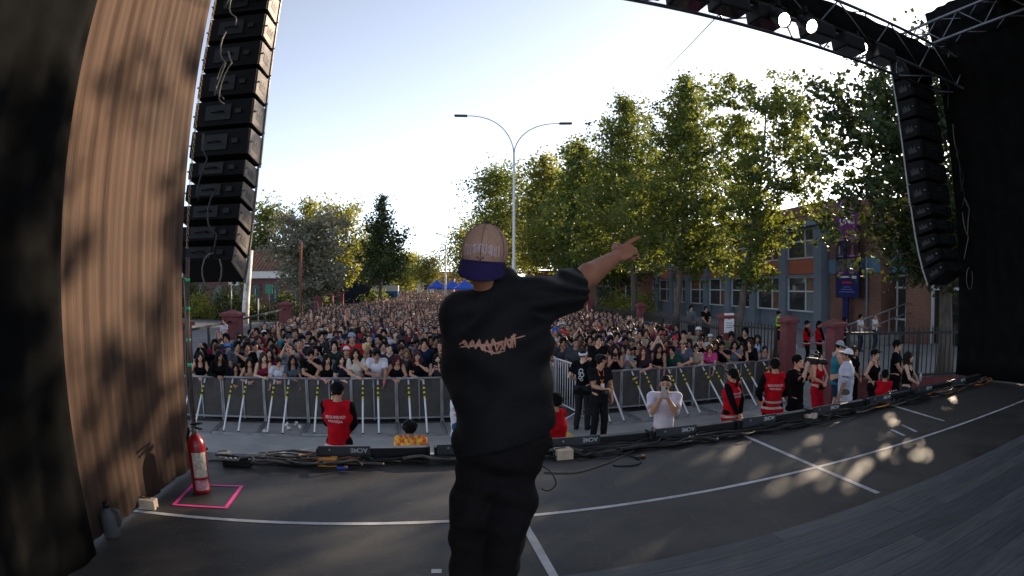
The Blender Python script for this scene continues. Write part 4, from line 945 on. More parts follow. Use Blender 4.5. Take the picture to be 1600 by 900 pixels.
def cap_mesh(kind, h=.009):
    key = ('cap' + kind, h)
    if key in HAIRS: return HAIRS[key]
    S_ = Sdf(); S_.ell((0, .014, .045), (.090, .108, .098), None, .01)
    cuts = [lambda X, Y, Z: (.035 + .10 * (-Y) * .0 - Z) + 0 * (X + Y)]
    if kind != 'beanie': S_.ell((0, -.115, .050), (.076, .086, .0135), None, .008)
    V, F = S_.mesh(.0085, None, cuts)
    HAIRS[key] = np_mesh('cap_' + kind, V, F, [CLOTH]); return HAIRS[key]
def col4(c): return (c[0], c[1], c[2], 1)
def put_person(body, J, loc, rz, label, group, skin, parts, sc=1.0, name='person', cat='person'):
    o = inst(name, body, None, loc, rz, (sc, sc, sc)); o.color = col4(skin); tag(o, label, cat, group)
    for nm, me, c, hm in parts:
        p = bpy.data.objects.new(nm, me); COL.objects.link(p); p.parent = o; p.color = col4(c)
        if hm: p.matrix_local = J['HM'] if hm is True else hm
    return o
SKINS = [(.53, .295, .195), (.43, .23, .145), (.60, .37, .26), (.33, .17, .105), (.48, .265, .17)]
HAIRC = [(.006, .005, .005), (.008, .006, .0055), (.014, .009, .007), (.045, .022, .014), (.06, .014, .014)]

# ================================================================ crowd barriers
from mathutils.bvhtree import BVHTree
def BP(s, n, z=0.0): p = SP(s, n, 0) * K; return Vector((p.x, p.y, z))
GALV = mat('galvanised', (.30, .30, .31), .45, .2, 7, metal=.55, tint=((.16, .15, .15), 2, .6))
SHEET = mat('barrier_sheet', (.070, .066, .064), .65, .22, 4, .15, metal=.3, tint=((.09, .075, .065), 1.4, .6))
worn(SHEET, (.13, .12, .11), 6, (1, 1, 9), .60, .70, .6); worn(SHEET, (.035, .03, .028), 2.5, (1, 1, 1), .55, .7, .7)
STRUT = mat('strut_white', (.66, .67, .68), .4, .1, 6, spec=.5); HZY = mat('hazard_yellow', (.62, .50, .03), .6, .1); HZB = mat('hazard_black', (.015, .015, .015), .6, .1)
PN, BN, SECW, BTOP = 6.2, 5.17, 1.02, 1.06
dep = (PN - BN) * K
def barrier():
    r = empty('crowd_barrier'); W_ = SECW
    for i in (0, 1):
        x = -W_ / 4 + i * W_ / 2
        MB().box((x, .0, .58), (W_ / 2 - .045, .012, .86)).build('sheet_panel', SHEET, r)
    for x in (-W_ / 2 + .018, W_ / 2 - .018): MB().box((x, -.012, .53), (.032, .05, 1.02)).build('post', GALV, r)
    MB().box((0, -.012, .56), (.03, .034, .94)).build('middle_post', GALV, r)
    MB().tube([(-W_ / 2 + .002, -.02, BTOP - .02), (W_ / 2 - .002, -.02, BTOP - .02)], .028, 8).build('top_rail', GALV, r)
    MB().box((0, -.012, .135), (W_ - .07, .036, .035)).build('lower_rail', GALV, r)
    bf = MB(); bf.box((0, -dep, .035), (W_ - .01, .07, .05)); bf.build('front_foot', GALV, r)
    for x in (-W_ / 2 + .03, W_ / 2 - .03): MB().box((x, -dep / 2 + .02, .03), (.035, dep - .1, .04)).build('side_foot', GALV, r)
    MB().box((0, .5, .016), (W_ - .02, .95, .012)).build('foot_plate', SHEET, r)
    for fx in (-.23, .10):
        a, b_ = Vector((fx * W_, -.03, BTOP - .06)), Vector((fx * W_, -dep + .03, .075))
        st = MB().tube([a, b_], .021, 8).build('strut', STRUT, r)
        for q in range(6):
            u0, u1 = .10 + q * .045, .10 + (q + 1) * .045
            MB().tube([a.lerp(b_, u0), a.lerp(b_, u1)], .0235, 8).build('hazard_band', (HZB, HZY)[q % 2], st)
        MB().tube([b_ - Vector((0, 0, .0)), b_ + Vector((0, -.01, -.035))], .03, 8).build('strut_foot', HZB, st)
    return r
ORD = ['first', 'second', 'third', 'fourth', 'fifth', 'sixth', 'seventh', 'eighth', 'ninth', 'tenth', 'eleventh', 'twelfth', 'thirteenth', 'fourteenth', 'fifteenth', 'sixteenth', 'seventeenth', 'eighteenth', 'nineteenth', 'twentieth'] + ['twenty-' + w_ for w_ in ('first', 'second', 'third', 'fourth', 'fifth', 'sixth', 'seventh', 'eighth', 'ninth')] + ['thirtieth'] + ['thirty-' + w_ for w_ in ('first', 'second', 'third', 'fourth', 'fifth', 'sixth', 'seventh', 'eighth', 'ninth')] + ['fortieth']
proto = barrier(); first = True; stp = SECW / K
for k in range(7):
    o = proto if first else copy_tree(proto); first = False
    o.location = BP(-4.95 + stp * k, PN); o.location.y += rng(-.02, .02); o.rotation_euler = (rng(-.012, .012), rng(-.006, .006), AX + rng(-.028, .028)); tag(o, 'grey crowd barrier left of the performer, %s from the curtain' % ORD[k], 'barrier', 'crowd barriers')
for k in range(6):
    o = copy_tree(proto); o.location = BP(3.30 + stp * k, PN); o.location.y += rng(-.02, .02); o.rotation_euler = (rng(-.012, .012), rng(-.006, .006), AX + rng(-.028, .028)); tag(o, 'grey crowd barrier right of the performer, %s from the white bars' % ORD[k], 'barrier', 'crowd barriers')
WB = mat('white_bars', (.62, .63, .65), .45, .1, 5, spec=.5)
def ped_barrier(p, q, label):
    p, q = Vector((*p, 0)), Vector((*q, 0)); L = (q - p).length; r = empty('bar_barrier', p, math.atan2(q.y - p.y, q.x - p.x), label, 'barrier', 'white barred barriers')
    MB().tube([(0, 0, .12), (0, 0, 1.22), (.06, 0, 1.28), (L - .06, 0, 1.28), (L, 0, 1.22), (L, 0, .12)], .021, 8).build('frame', WB, r)
    MB().tube([(0, 0, .2), (L, 0, .2)], .018, 8).build('lower_rail', WB, r)
    n = int(L / .14); me = MB().tube([(0, 0, .2), (0, 0, 1.28)], .010, 6).mesh('bar', WB)
    for k in range(1, n): inst('bar', me, r, (L * k / n, 0, 0))
    for x in (.12, L - .12): MB().tube([(x, -.25, .012), (x, 0, .14), (x, .25, .012)], .016, 6).build('foot', WB, r)
ped_barrier((.88, 16.6), (1.10, 14.35), 'farther white barred barrier behind the performer\'s right side')
ped_barrier((1.10, 14.25), (1.50, 12.95), 'nearer white barred barrier beside the man with the white headband')

# ================================================================ the crowd
POSES = {
 'lean': dict(lean=R(16), handL=(.02, -.40, 1.10), handR=(-.11, -.37, 1.11), hintL=(1, .3, -.4), hintR=(-1, .3, -.4)),
 'hang': dict(lean=R(17), handL=(.15, -.43, .84), handR=(-.02, -.37, 1.12), hintL=(1, .0, .0), hintR=(-1, .3, -.4)),
 'chin': dict(lean=R(10), handL=(.035, -.27, 1.41), handR=(.02, -.35, 1.10), hintL=(.8, -.6, -.8), hintR=(-1, .3, -.5)),
 'phone': dict(lean=R(2), handL=(.045, -.30, 1.40), handR=(-.045, -.30, 1.40), hintL=(.45, 0, -1), hintR=(-.45, 0, -1)),
 'high': dict(lean=R(0), handL=(.05, -.30, 1.66), handR=(-.05, -.30, 1.66), hintL=(.45, 0, -1), hintR=(-.45, 0, -1)),
 'down': dict(), 'crossed': dict(handL=(-.11, -.20, 1.20), handR=(.11, -.22, 1.17), hintL=(1, .2, -.5), hintR=(-1, .2, -.5)),
 'raised': dict(handR=(-.30, -.10, 1.96), hintR=(-1, 0, .2))}
HEADV = [(0, R(-9), 0), (R(18), R(-6), R(4)), (R(-20), R(-8), R(-5)), (R(8), R(16), 0), (R(-6), R(-12), R(6))]
BODY, SHIRT, SKEL = {}, {}, {}
TRJ = skeleton(); TROU = trousers_mesh(TRJ, .035)
def crowd_person(loc, rz, label, pose, fem, hv, skin, hair, hc, top, tc, sc, cap=None, bc=(.015, .015, .02), band=False, fat=1.0, group='people in the crowd'):
    kb = (pose, fem, hv)
    if kb not in BODY:
        y_, p_, r_ = HEADV[hv]; J = skeleton(sh=.155 if fem else .18, yaw=y_, pitch=p_, roll=r_, **POSES[pose]); SKEL[kb] = J; BODY[kb] = body_mesh(J, .0125, fem)
    J = SKEL[kb]; ks = (pose, fem, top)
    if ks not in SHIRT:
        st = {'tee': dict(sleeve=.62), 'tank': dict(sleeve=0, infl=.008, deep=.03, neck=.10), 'long': dict(sleeve=1.9, infl=.014), 'loose': dict(sleeve=.75, infl=.022)}[top]
        SHIRT[ks] = shirt_mesh(J, .0175, fem, fold=.004 if top != 'tank' else .001, **st)
    parts = [('shirt', SHIRT[ks], tc, None), ('trousers', TROU, bc, None), ('hair', hair_mesh(hair if not cap else ('under' if hair in ('short', 'fade') else hair), .012), hc, True)]
    if cap: parts.append(('cap', cap_mesh('peak' if cap[1] else 'beanie', .011), cap[0], True))
    o = put_person(BODY[kb], J, loc, rz, label, group, skin, parts, sc)
    if 'sunglasses' in label:
        g_ = MB()
        for s in (1, -1): g_.box((s * .032, -.112, .006), (.044, .012, .032)); g_.box((s * .062, -.06, .010), (.008, .11, .008))
        g_.box((0, -.113, .010), (.03, .008, .008)); q = g_.build('sunglasses', LENSOFF, o); q.matrix_local = J['HM']
    pk_ = PHONES.get(label)
    if pk_:
        c = o.matrix_basis @ (J['wrL'].lerp(J['wrR'], .5) + V3((0, -.05, .09)))
        ph_ = empty('smartphone', c, rz, pk_, 'phone', 'phones in the crowd'); MB().rbox((0, 0, 0), (.076, .010, .155), .004).build('back', DARKM if len(pk_) % 2 else mat('phone_pale', (.35, .36, .40), .4, .05), ph_); MB().rbox((.02, -.007, .05), (.024, .004, .03), .001).build('camera_bump', DARKM, ph_)
    if band:
        w_ = J['wrL' if band == 'L' else 'wrR']; e = J['elL' if band == 'L' else 'elR']; d = (e - w_).normalized()
        MB().tube([w_ + d * .012, w_ + d * .035], .036 if not fem else .033, 10).build('wristband', mat('wristband_pink', (.85, .05, .35), .5, .05), o)
    return o
PHONES = {'woman holding a phone to her face just left of the performer': 'phone at the face of the woman just left of the performer',
 'woman in dark tank holding a phone, half behind the performer': 'phone held by the woman half behind the performer',
 'long-haired woman in black top typing on phone at right barrier': 'phone of the woman in black top at the start of right barrier',
 'woman with tied hair in grey top filming at right barrier': 'phone of the woman with tied hair at right barrier',
 'person in white T-shirt and dark cap filming at the barrier end': 'phone raised at the right end of the barrier',
 'person in maroon T-shirt holding up a phone at far left': 'phone held by the person in maroon at far left',
 'curly-haired person holding up a pale phone in right crowd': 'pale phone raised by the curly-haired person in right crowd'}
def pos_at(px, n):                                   # where the line n of sight through a pixel column meets row n
    d = ray(px, 450); den = d.x * UN.x + d.y * UN.y; c = (E0.x * UN.x + E0.y * UN.y + n) * K
    t = c / den; return Vector((d.x * t, d.y * t, 0))
def face(p, tx=0.0, ty=2.3): return math.atan2(tx - p.x, -(ty - p.y))
placed = []
BLK, DGR, WHT, GRY = (.007, .007, .008), (.045, .048, .055), (.60, .60, .60), (.22, .23, .25)
RED, NAV, TEA, BEI, MAR, PNK, CRM, OLV, PUR, BLU = (.45, .02, .025), (.02, .03, .09), (.02, .28, .36), (.36, .28, .21), (.16, .02, .04), (.50, .05, .20), (.56, .50, .42), (.13, .12, .07), (.16, .06, .28), (.03, .10, .40)
HB, HR, HBR, HBL = HAIRC[0], HAIRC[4], (.07, .035, .02), (.52, .38, .18)
FRONT = [  # px, pose, fem, hair, hair colour, top, colour, head, height, cap, label
 (308, 'lean', 1, 'long', HB, 'tank', BLK, 0, 1.64, None, 'long-haired woman in black strappy top leaning on barrier nearest the curtain'),
 (338, 'lean', 1, 'long', HB, 'long', BLK, 1, 1.68, None, 'long-haired woman in loose black long sleeves leaning on the barrier'),
 (364, 'lean', 1, 'long', HB, 'tee', BLK, 0, 1.38, None, 'small dark-haired child peeking over the left end of the barrier'),
 (386, 'lean', 1, 'long', HB, 'tank', (.30, .17, .12), 0, 1.52, None, 'smiling short girl in a tan top at the left barrier'),
 (409, 'hang', 1, 'long', HAIRC[3], 'tank', MAR, 1, 1.66, None, 'woman in maroon strapless top dangling an arm over the left barrier'),
 (432, 'lean', 1, 'pony', HB, 'tee', (.52, .54, .62), 3, 1.56, None, 'child in pale lilac T-shirt looking down at the left barrier'),
 (454, 'hang', 1, 'long', HB, 'tee', (.07, .09, .11), 0, 1.60, None, 'woman in slate T-shirt with an arm hanging over the left barrier'),
 (483, 'chin', 0, 'short', HB, 'tee', BLK, 3, 1.74, None, 'young man in black T-shirt with hand at his mouth, left barrier'),
 (508, 'lean', 1, 'long', HB, 'tank', BLK, 1, 1.62, None, 'woman in black tank crossing her arms on the left barrier'),
 (530, 'chin', 1, 'long', HB, 'tee', (.014, .02, .03), 1, 1.60, None, 'woman in black T-shirt resting chin on hand, behind the guard'),
 (555, 'chin', 1, 'long', HB, 'loose', CRM, 0, 1.74, None, 'woman in a cream blouse with hand at mouth behind the barrier'),
 (588, 'hang', 0, 'short', HB, 'tee', (.56, .54, .60), 3, 1.78, None, 'man in white T-shirt hanging an arm over the left barrier'),
 (618, 'lean', 1, 'wavy', HR, 'tank', BLK, 3, 1.62, None, 'reddish-haired woman in black tank with head bowed on barrier'),
 (650, 'chin', 1, 'long', HR, 'tee', BLK, 0, 1.66, None, 'woman with dark red hair and sunglasses in black T-shirt'),
 (682, 'phone', 1, 'long', HB, 'tank', DGR, 1, 1.58, None, 'woman holding a phone to her face just left of the performer'),
 (706, 'phone', 1, 'long', HB, 'tank', (.03, .035, .05), 0, 1.60, None, 'woman in dark tank holding a phone, half behind the performer'),
 (738, 'lean', 0, 'short', HB, 'tee', BLK, 0, 1.70, None, 'front row person hidden behind the performer'),
 (963, 'phone', 1, 'long', HB, 'tank', BLK, 0, 1.66, None, 'long-haired woman in black top typing on phone at right barrier'),
 (983, 'phone', 1, 'bun', HAIRC[2], 'tee', GRY, 0, 1.62, None, 'woman with tied hair in grey top filming at right barrier'),
 (993, 'lean', 1, 'long', HB, 'tee', DGR, 0, 1.36, None, 'small child peeking over the right barrier'),
 (1007, 'lean', 1, 'long', HR, 'tee', (.03, .02, .025), 0, 1.64, None, 'woman with long dark red hair in black T-shirt at right barrier'),
 (1030, 'hang', 1, 'long', HB, 'tank', BLK, 1, 1.70, None, 'tall woman in black tank with arms over the right barrier'),
 (1053, 'lean', 0, 'short', HB, 'tee', (.015, .05, .035), 2, 1.62, None, 'boy in dark green sports shirt crossing arms on right barrier'),
 (1070, 'lean', 0, 'fade', HB, 'tee', (.07, .085, .12), 2, 1.78, ((.30, .22, .14), 1), 'man with tan cap and slate patterned T-shirt at right barrier'),
 (1090, 'lean', 1, 'bun', HB, 'tee', BEI, 1, 1.64, None, 'woman with sunglasses in beige top leaning on right barrier'),
 (1112, 'hang', 1, 'bob', HBR, 'tee', PNK, 3, 1.62, None, 'brown-haired woman in magenta top bent over the right barrier'),
 (1129, 'chin', 0, 'fade', HB, 'tee', BLK, 1, 1.66, (BLK, 1), 'person in black cap and black T-shirt at right barrier'),
 (1149, 'chin', 1, 'long', HB, 'tee', (.13, .15, .20), 1, 1.66, None, 'woman in grey-blue T-shirt turned sideways at right barrier'),
 (1161, 'lean', 1, 'long', HAIRC[2], 'tank', BLK, 0, 1.60, None, 'woman in black top beside the long wavy-haired woman'),
 (1174, 'lean', 1, 'wavy', HAIRC[3], 'long', BLK, 2, 1.68, None, 'woman with long wavy brown hair in black sleeves at right barrier'),
 (1196, 'hang', 1, 'pony', HB, 'tank', (.10, .11, .13), 1, 1.48, None, 'girl reaching down over the right end of the barrier'),
 (1218, 'chin', 1, 'long', HB, 'tank', (.12, .12, .13), 0, 1.58, ((.62, .14, .04), 1), 'person wearing an orange cap at the right end of barrier'),
 (1236, 'high', 0, 'fade', HB, 'tee', (.50, .49, .48), 0, 1.66, (BLK, 1), 'person in white T-shirt and dark cap filming at the barrier end')]
for i, (px, pose, fem, hr, hcol, top, tc, hv, ht, cap, lb) in enumerate(FRONT):
    p = pos_at(px, PN + .27 + rng(-.01, .02)); placed.append((p.x, p.y))
    crowd_person(p, face(p) + rng(-.1, .1), lb, pose, bool(fem), hv, SKINS[(i * 3) % 5], hr, hcol, top, tc, (ht - .05) / 1.72, cap, band=('L' if pose in ('chin', 'hang') else 'R') if i % 3 != 1 else False, group='people along the barrier')
SPECIAL = [ # px, row, pose, fem, hair, hc, top, colour, head, height, cap, label
 (549, 2.4, 'down', 0, 'fade', HB, 'tee', RED, 0, 1.92, ((.26, .30, .40), 0), 'tall man in bright red T-shirt and grey beanie behind the barrier'),
 (571, 1.1, 'down', 0, 'short', HBL, 'tank', BLK, 1, 1.72, None, 'bleached blond young man in black vest in second row'),
 (540, 1.0, 'down', 0, 'fade', HB, 'tee', BLK, 0, 1.66, ((.62, .50, .48), 1), 'person in pale pink cap behind the woman in cream'),
 (521, 1.7, 'down', 0, 'short', HB, 'tee', (.02, .05, .04), 0, 1.76, None, 'young man in dark green T-shirt in the second rows'),
 (662, 1.7, 'down', 0, 'short', HB, 'tee', (.012, .02, .05), 0, 1.80, None, 'tall young man in navy polo shirt in the second rows'),
 (634, 1.1, 'down', 1, 'bob', (.16, .08, .04), 'tee', DGR, 0, 1.58, None, 'person with light brown bob behind the bowed woman'),
 (421, 3.4, 'down', 0, 'short', HB, 'tee', RED, 0, 1.74, None, 'young man in red T-shirt near the large left pillar'),
 (450, 4.6, 'raised', 0, 'fade', HB, 'tee', TEA, 1, 1.80, ((.05, .06, .08), 1), 'man in teal T-shirt raising one arm near the left pillars'),
 (472, 4.6, 'down', 0, 'fade', HB, 'tank', WHT, 0, 1.76, (BLK, 1), 'man in white tank and black cap near the left pillars'),
 (463, 4.0, 'down', 0, 'short', HB, 'tee', (.40, .02, .02), 2, 1.68, None, 'person in red top right below the white tank man'),
 (368, 1.3, 'chin', 0, 'short', HB, 'tee', (.08, .09, .11), 1, 1.78, None, 'tall man in grey shirt with hand at chin near the left end'),
 (384, 1.2, 'down', 0, 'short', HB, 'tee', BLK, 0, 1.74, None, 'dark-haired young man in black T-shirt beside the man in grey'),
 (396, 1.9, 'down', 0, 'fade', HB, 'tee', WHT, 1, 1.74, ((.02, .03, .05), 1), 'man in white T-shirt and dark cap in the left second rows'),
 (354, 2.0, 'down', 0, 'fade', HB, 'tee', BLU, 0, 1.66, ((.10, .22, .60), 1), 'person in light blue cap near the left end of crowd'),
 (334, 2.3, 'phone', 0, 'short', HB, 'tee', MAR, 0, 1.74, None, 'person in maroon T-shirt holding up a phone at far left'),
 (353, 3.0, 'down', 0, 'short', HB, 'tee', (.02, .09, .13), 2, 1.86, None, 'tall man in dark teal shirt below the large left pillar'),
 (1092, 3.4, 'down', 0, 'fade', HB, 'tee', (.24, .22, .15), 0, 1.86, (WHT, 1), 'tall man in white cap and khaki shirt in the right crowd'),
 (1056, 1.2, 'down', 1, 'under', HB, 'tee', MAR, 0, 1.74, ((.45, .03, .06), 0), 'woman in red headscarf and sunglasses behind the boy in green'),
 (1096, 1.6, 'high', 1, 'curly', HB, 'tee', BLK, 0, 1.62, None, 'curly-haired person holding up a pale phone in right crowd'),
 (1166, 1.9, 'down', 0, 'short', HB, 'tee', BLK, 2, 1.84, None, 'tall man in black with head turned at right crowd'),
 (1185, 1.1, 'down', 1, 'long', HB, 'tee', (.42, .46, .60), 0, 1.66, None, 'girl in pale blue top behind the wavy-haired woman'),
 (881, 2.2, 'lean', 0, 'short', HB, 'tee', DGR, 1, 1.78, None, 'man with pink wristband behind the white bars'),
 (935, .55, 'crossed', 0, 'short', HB, 'long', BLK, 1, 1.86, None, 'man in black leaning on one arm where the right barrier starts'),
 (948, 1.2, 'phone', 1, 'long', HAIRC[3], 'tee', (.40, .16, .18), 0, 1.60, None, 'woman in salmon pink top near the start of right barrier'),
 (880, 6.6, 'down', 0, 'fade', HB, 'tee', WHT, 0, 1.76, ((.50, .03, .05), 1), 'person in red cap and white top behind the white bars'),
 (868, 7.4, 'down', 0, 'short', BLU, 'tee', TEA, 0, 1.80, None, 'man with blue headband and teal shirt right of the performer'),
 (1036, 3.6, 'down', 0, 'fade', HB, 'tee', DGR, 0, 1.74, ((.30, .04, .05), 1), 'person in maroon cap in the middle of right crowd'),
 (996, 5.4, 'down', 0, 'fade', HB, 'tee', GRY, 0, 1.70, (WHT, 1), 'person in white cap deep in the right crowd')]
for i, (px, row, pose, fem, hr, hcol, top, tc, hv, ht, cap, lb) in enumerate(SPECIAL):
    p = pos_at(px, PN + .27 + row * .44); placed.append((p.x, p.y))
    crowd_person(p, face(p) + rng(-.12, .12), lb, pose, bool(fem), hv, SKINS[(i * 2 + 1) % 5], hr, hcol, top, tc, ht / 1.72, cap, fat=1.0)
LB = [(K * y, K * x) for x, y in ((-7.0, 9.0), (-7.0, 10.6), (-7.55, 14.5), (-9.4, 23.2), (-12.1, 35.5), (-12.0, 48), (-12.5, 62), (-21, 100), (-23, 130))]
RBD = [(K * y, K * x) for x, y in ((6.2, 9.0), (6.3, 10.75), (5.9, 12.6), (5.3, 14.6), (4.9, 23.4), (3.9, 31.5), (1.5, 55), (-3.4, 92), (-6, 130))]
def xl(y): return np.interp(y, [a for a, _ in LB], [b_ for _, b_ in LB])
def xr(y): return np.interp(y, [a for a, _ in RBD], [b_ for _, b_ in RBD])
PAL = [(BLK, 'black'), (BLK, 'black'), (BLK, 'black'), ((.02, .02, .024), 'black'), (DGR, 'charcoal'), ((.03, .03, .045), 'dark'), (WHT, 'white'), (WHT, 'white'), (GRY, 'grey'), (MAR, 'maroon'), (NAV, 'navy'), (BEI, 'beige'), (RED, 'red'), (OLV, 'khaki'), (PUR, 'purple'), ((.10, .05, .04), 'brown'), ((.30, .32, .36), 'pale grey'), (BLK, 'black'), (DGR, 'charcoal')]
HK = [('short', 'short-haired'), ('long', 'long-haired'), ('long', 'long-haired'), ('wavy', 'wavy-haired'), ('short', 'short-haired'), ('fade', 'close-cropped'), ('bob', 'bob-haired'), ('bun', 'bun-haired'), ('curly', 'curly-haired'), ('pony', 'ponytailed')]
rs = random.Random(5); cnt = len(placed); stuff = []; row = 0; n_ = PN + .27 + .46; LIMIT = 300
while True:
    row += 1; s = -40.0; far = n_ * K > 38
    y_c = (E0.y + n_) * K
    if y_c > 112: break
    step = (.405 if not far else .52) * K; k = 0; line = []
    s0 = -10 - n_ * .5; s1 = 9
    m = int((s1 - s0) / (step / K))
    for j in range(m):
        p = BP(s0 + (j + (row % 2) * .5) * step / K + rs.uniform(-.09, .09), n_ + rs.uniform(-.12, .12))
        if p.x < xl(p.y) + .25 or p.x > xr(p.y) - .25: continue
        if any((p.x - a) ** 2 + (p.y - b_) ** 2 < .36 ** 2 for a, b_ in placed): continue
        if (p.x - .09) ** 2 + (p.y - 27.5) ** 2 < .3: continue
        if .75 < p.x < 1.65 and p.y < 16.9 and abs(p.x - np.interp(p.y, [12.9, 14.3, 16.6], [1.5, 1.1, .88])) < .3: continue
        if p.x > 1.2 and p.x < 2.1 and p.y < 13.2: continue
        line.append(p)
    for j, p in enumerate(line):
        if cnt < LIMIT:
            cnt += 1; tc, tn = rs.choice(PAL); fem = rs.random() < .5; hk, hn = rs.choice([q for q in HK if (q[0] in ('long', 'wavy', 'bob', 'bun', 'pony', 'curly')) == fem] or HK)
            pose = rs.choices(['down', 'crossed', 'chin', 'high', 'phone'], [5, 2, 1.5, 1.2, 1])[0]; cap = (rs.choice([BLK, NAV, WHT, DGR, MAR]), 1) if rs.random() < .11 and not fem else None
            ht = rs.gauss(1.62 if fem else 1.72, .055); hcol = rs.choice(HAIRC[:3] + [HB, HAIRC[3]])
            lb = '%s person %sin %s top, %s row of crowd, %s from left' % (hn if not cap else 'capped', 'with raised hands ' if pose == 'high' else '', tn, ORD[row], ORD[j])
            crowd_person(p, face(p) + rs.gauss(0, .16), lb, pose, fem, rs.choice((0, 1, 2, 3, 4, 0, 4)), rs.choice(SKINS), hk, hcol, rs.choice(['tee', 'tee', 'tank', 'loose', 'long'] if fem else ['tee', 'tee', 'loose', 'long']), tc, ht / 1.72, cap, band=('L' if rs.random() < .3 else False))
        else: stuff.append(p)
    n_ += .44 if not far else .66
# ---- the rest of the crowd, too far back to pick apart: one object
cmats = [mat('far_skin_%d' % i, c, .6, .1, 5) for i, c in enumerate([(.56, .31, .205), (.45, .235, .15), (.64, .39, .275), (.34, .175, .11)])] + [mat('far_hair_%d' % i, c, .6, .3, 9) for i, c in enumerate((HAIRC[0], HAIRC[2], HAIRC[3]))]
tops = [BLK, (.02, .02, .024), DGR, WHT, GRY, MAR, NAV, BEI, RED, TEA, PUR, (.30, .32, .36), BLU]; twt = [6, 5, 3, 5.0, 2.0, 1.2, 1.3, 1.6, 1.5, .7, .6, 1.8, .9]
cmats += [mat('far_top_%d' % i, c, .9, .15, 4) for i, c in enumerate(tops)]; NT = len(cmats); cmats.append(EYE)
def lowfig(hk, pose, hd, hh_, hs, hv):
    y_, p_, r_ = HEADV[hv]; J = skeleton(sh=.17, yaw=y_, pitch=p_ - R(8), roll=r_, **POSES[pose]); A = Sdf(); head_prims(A, J); A.ell(J['HM'] @ V3((0, -.045, -.005)), (.064, .064, .088), J['Rh'], .02)
    if pose != 'down':
        for q in 'LR': A.cone(J['el' + q], J['wr' + q], .042, .035, .01); A.cone(J['wr' + q], J['wr' + q] + V3((0, 0, .08)), .04, .03, .01)
    V, F = A.mesh(hd); inv = np.array(J['HM'].inverted()); C = V[F].mean(1); L = C @ inv[:3, :3].T + inv[:3, 3]
    mi = np.zeros(len(F), int); mi[(L[:, 1] < -.05) & (np.abs(L[:, 0]) < .055) & (np.abs(L[:, 0]) > .01) & (L[:, 2] > -.003) & (L[:, 2] < .024)] = 3
    B = Sdf(); q = .010
    B.ell((0, .016, .038), (.082 + q, .10 + q, .094 + q), None, .02)
    if hk == 'long':
        for s in (1, -1): B.cone((s * .075, .0, .03), (s * .09, .0, -.22), .038, .034, .02)
        B.cone((0, .08, .03), (0, .08, -.24), .075, .05, .03)
    if hk == 'cap': B.ell((0, -.12, .05), (.075, .085, .022), None, .01)
    B.ell((0, -.13, -.03), (.085, .10, .115), None, .01, 's')
    Vh, Fh = B.mesh(hh_); H = np.array(J['HM']); Vh = Vh @ H[:3, :3].T + H[:3, 3]
    T = Sdf(); g = .02; T.cone((0, 0, .80), J['chest'], .15, .14, .05); T.cone(J['chest'] + (J['shL'] - J['neck']) * .4, J['chest'] + (J['shR'] - J['neck']) * .4, .12, None, .05)
    T.cone(J['shL'], J['shR'], .065, None, .04)
    for q in 'LR': T.cone(J['sh' + q], J['el' + q], .068, .058, .03)
    Vt, Ft = T.mesh(hs, None, [lambda X, Y, Z: .75 - Z + 0 * (X + Y)])
    Vt = smooth_mesh(Vt, Ft, 1, .3)
    VV = np.concatenate([V, Vh, Vt]); FF = np.concatenate([F, Fh + len(V), Ft + len(V) + len(Vh)]); return VV, FF, np.concatenate([mi, np.full(len(Fh), 1), np.full(len(Ft), 2)])
LODS = [[lowfig(hk, ps, a, b_, c, hv) for hk, ps, hv in (('short', 'down', 0), ('long', 'down', 1), ('long', 'down', 2), ('cap', 'down', 0), ('short', 'crossed', 2), ('short', 'raised', 0), ('long', 'high', 0))] for a, b_, c in ((.0235, .034, .06), (.042, .05, .10))]
VV, FF, MI = [], [], []; base = 0; nr = np.random.RandomState(3)
for p in stuff:
    lod = 0 if p.y < 34 else 1; v, f, m = LODS[lod][nr.choice(7, p=[.30, .21, .19, .10, .08, .06, .06])]
    a = face(p) + nr.normal() * .2; sc = nr.normal(1.67, .09) / 1.72; ca, sa = math.cos(a), math.sin(a)
    w_ = v * sc; VV.append(np.stack([w_[:, 0] * ca - w_[:, 1] * sa + p.x, w_[:, 0] * sa + w_[:, 1] * ca + p.y, w_[:, 2]], 1)); FF.append(f + base); base += len(v)
    sc = max(.88, sc); lut = np.array([nr.randint(4), 4 + nr.choice(3, p=[.6, .28, .12]), 7 + nr.choice(len(tops), p=np.array(twt) / sum(twt)), NT]); MI.append(lut[m])
cw = bpy.data.objects.new('crowd', np_mesh('crowd', np.concatenate(VV), np.concatenate(FF), cmats, np.concatenate(MI))); COL.objects.link(cw)
tag(cw, 'dense crowd of small heads filling the street behind the front rows', 'crowd', kind='stuff')
0 and print('CROWD', cnt, len(stuff), 'tris', sum(len(f) for f in FF) * 2, 'bodies', len(BODY), 'shirts', len(SHIRT))

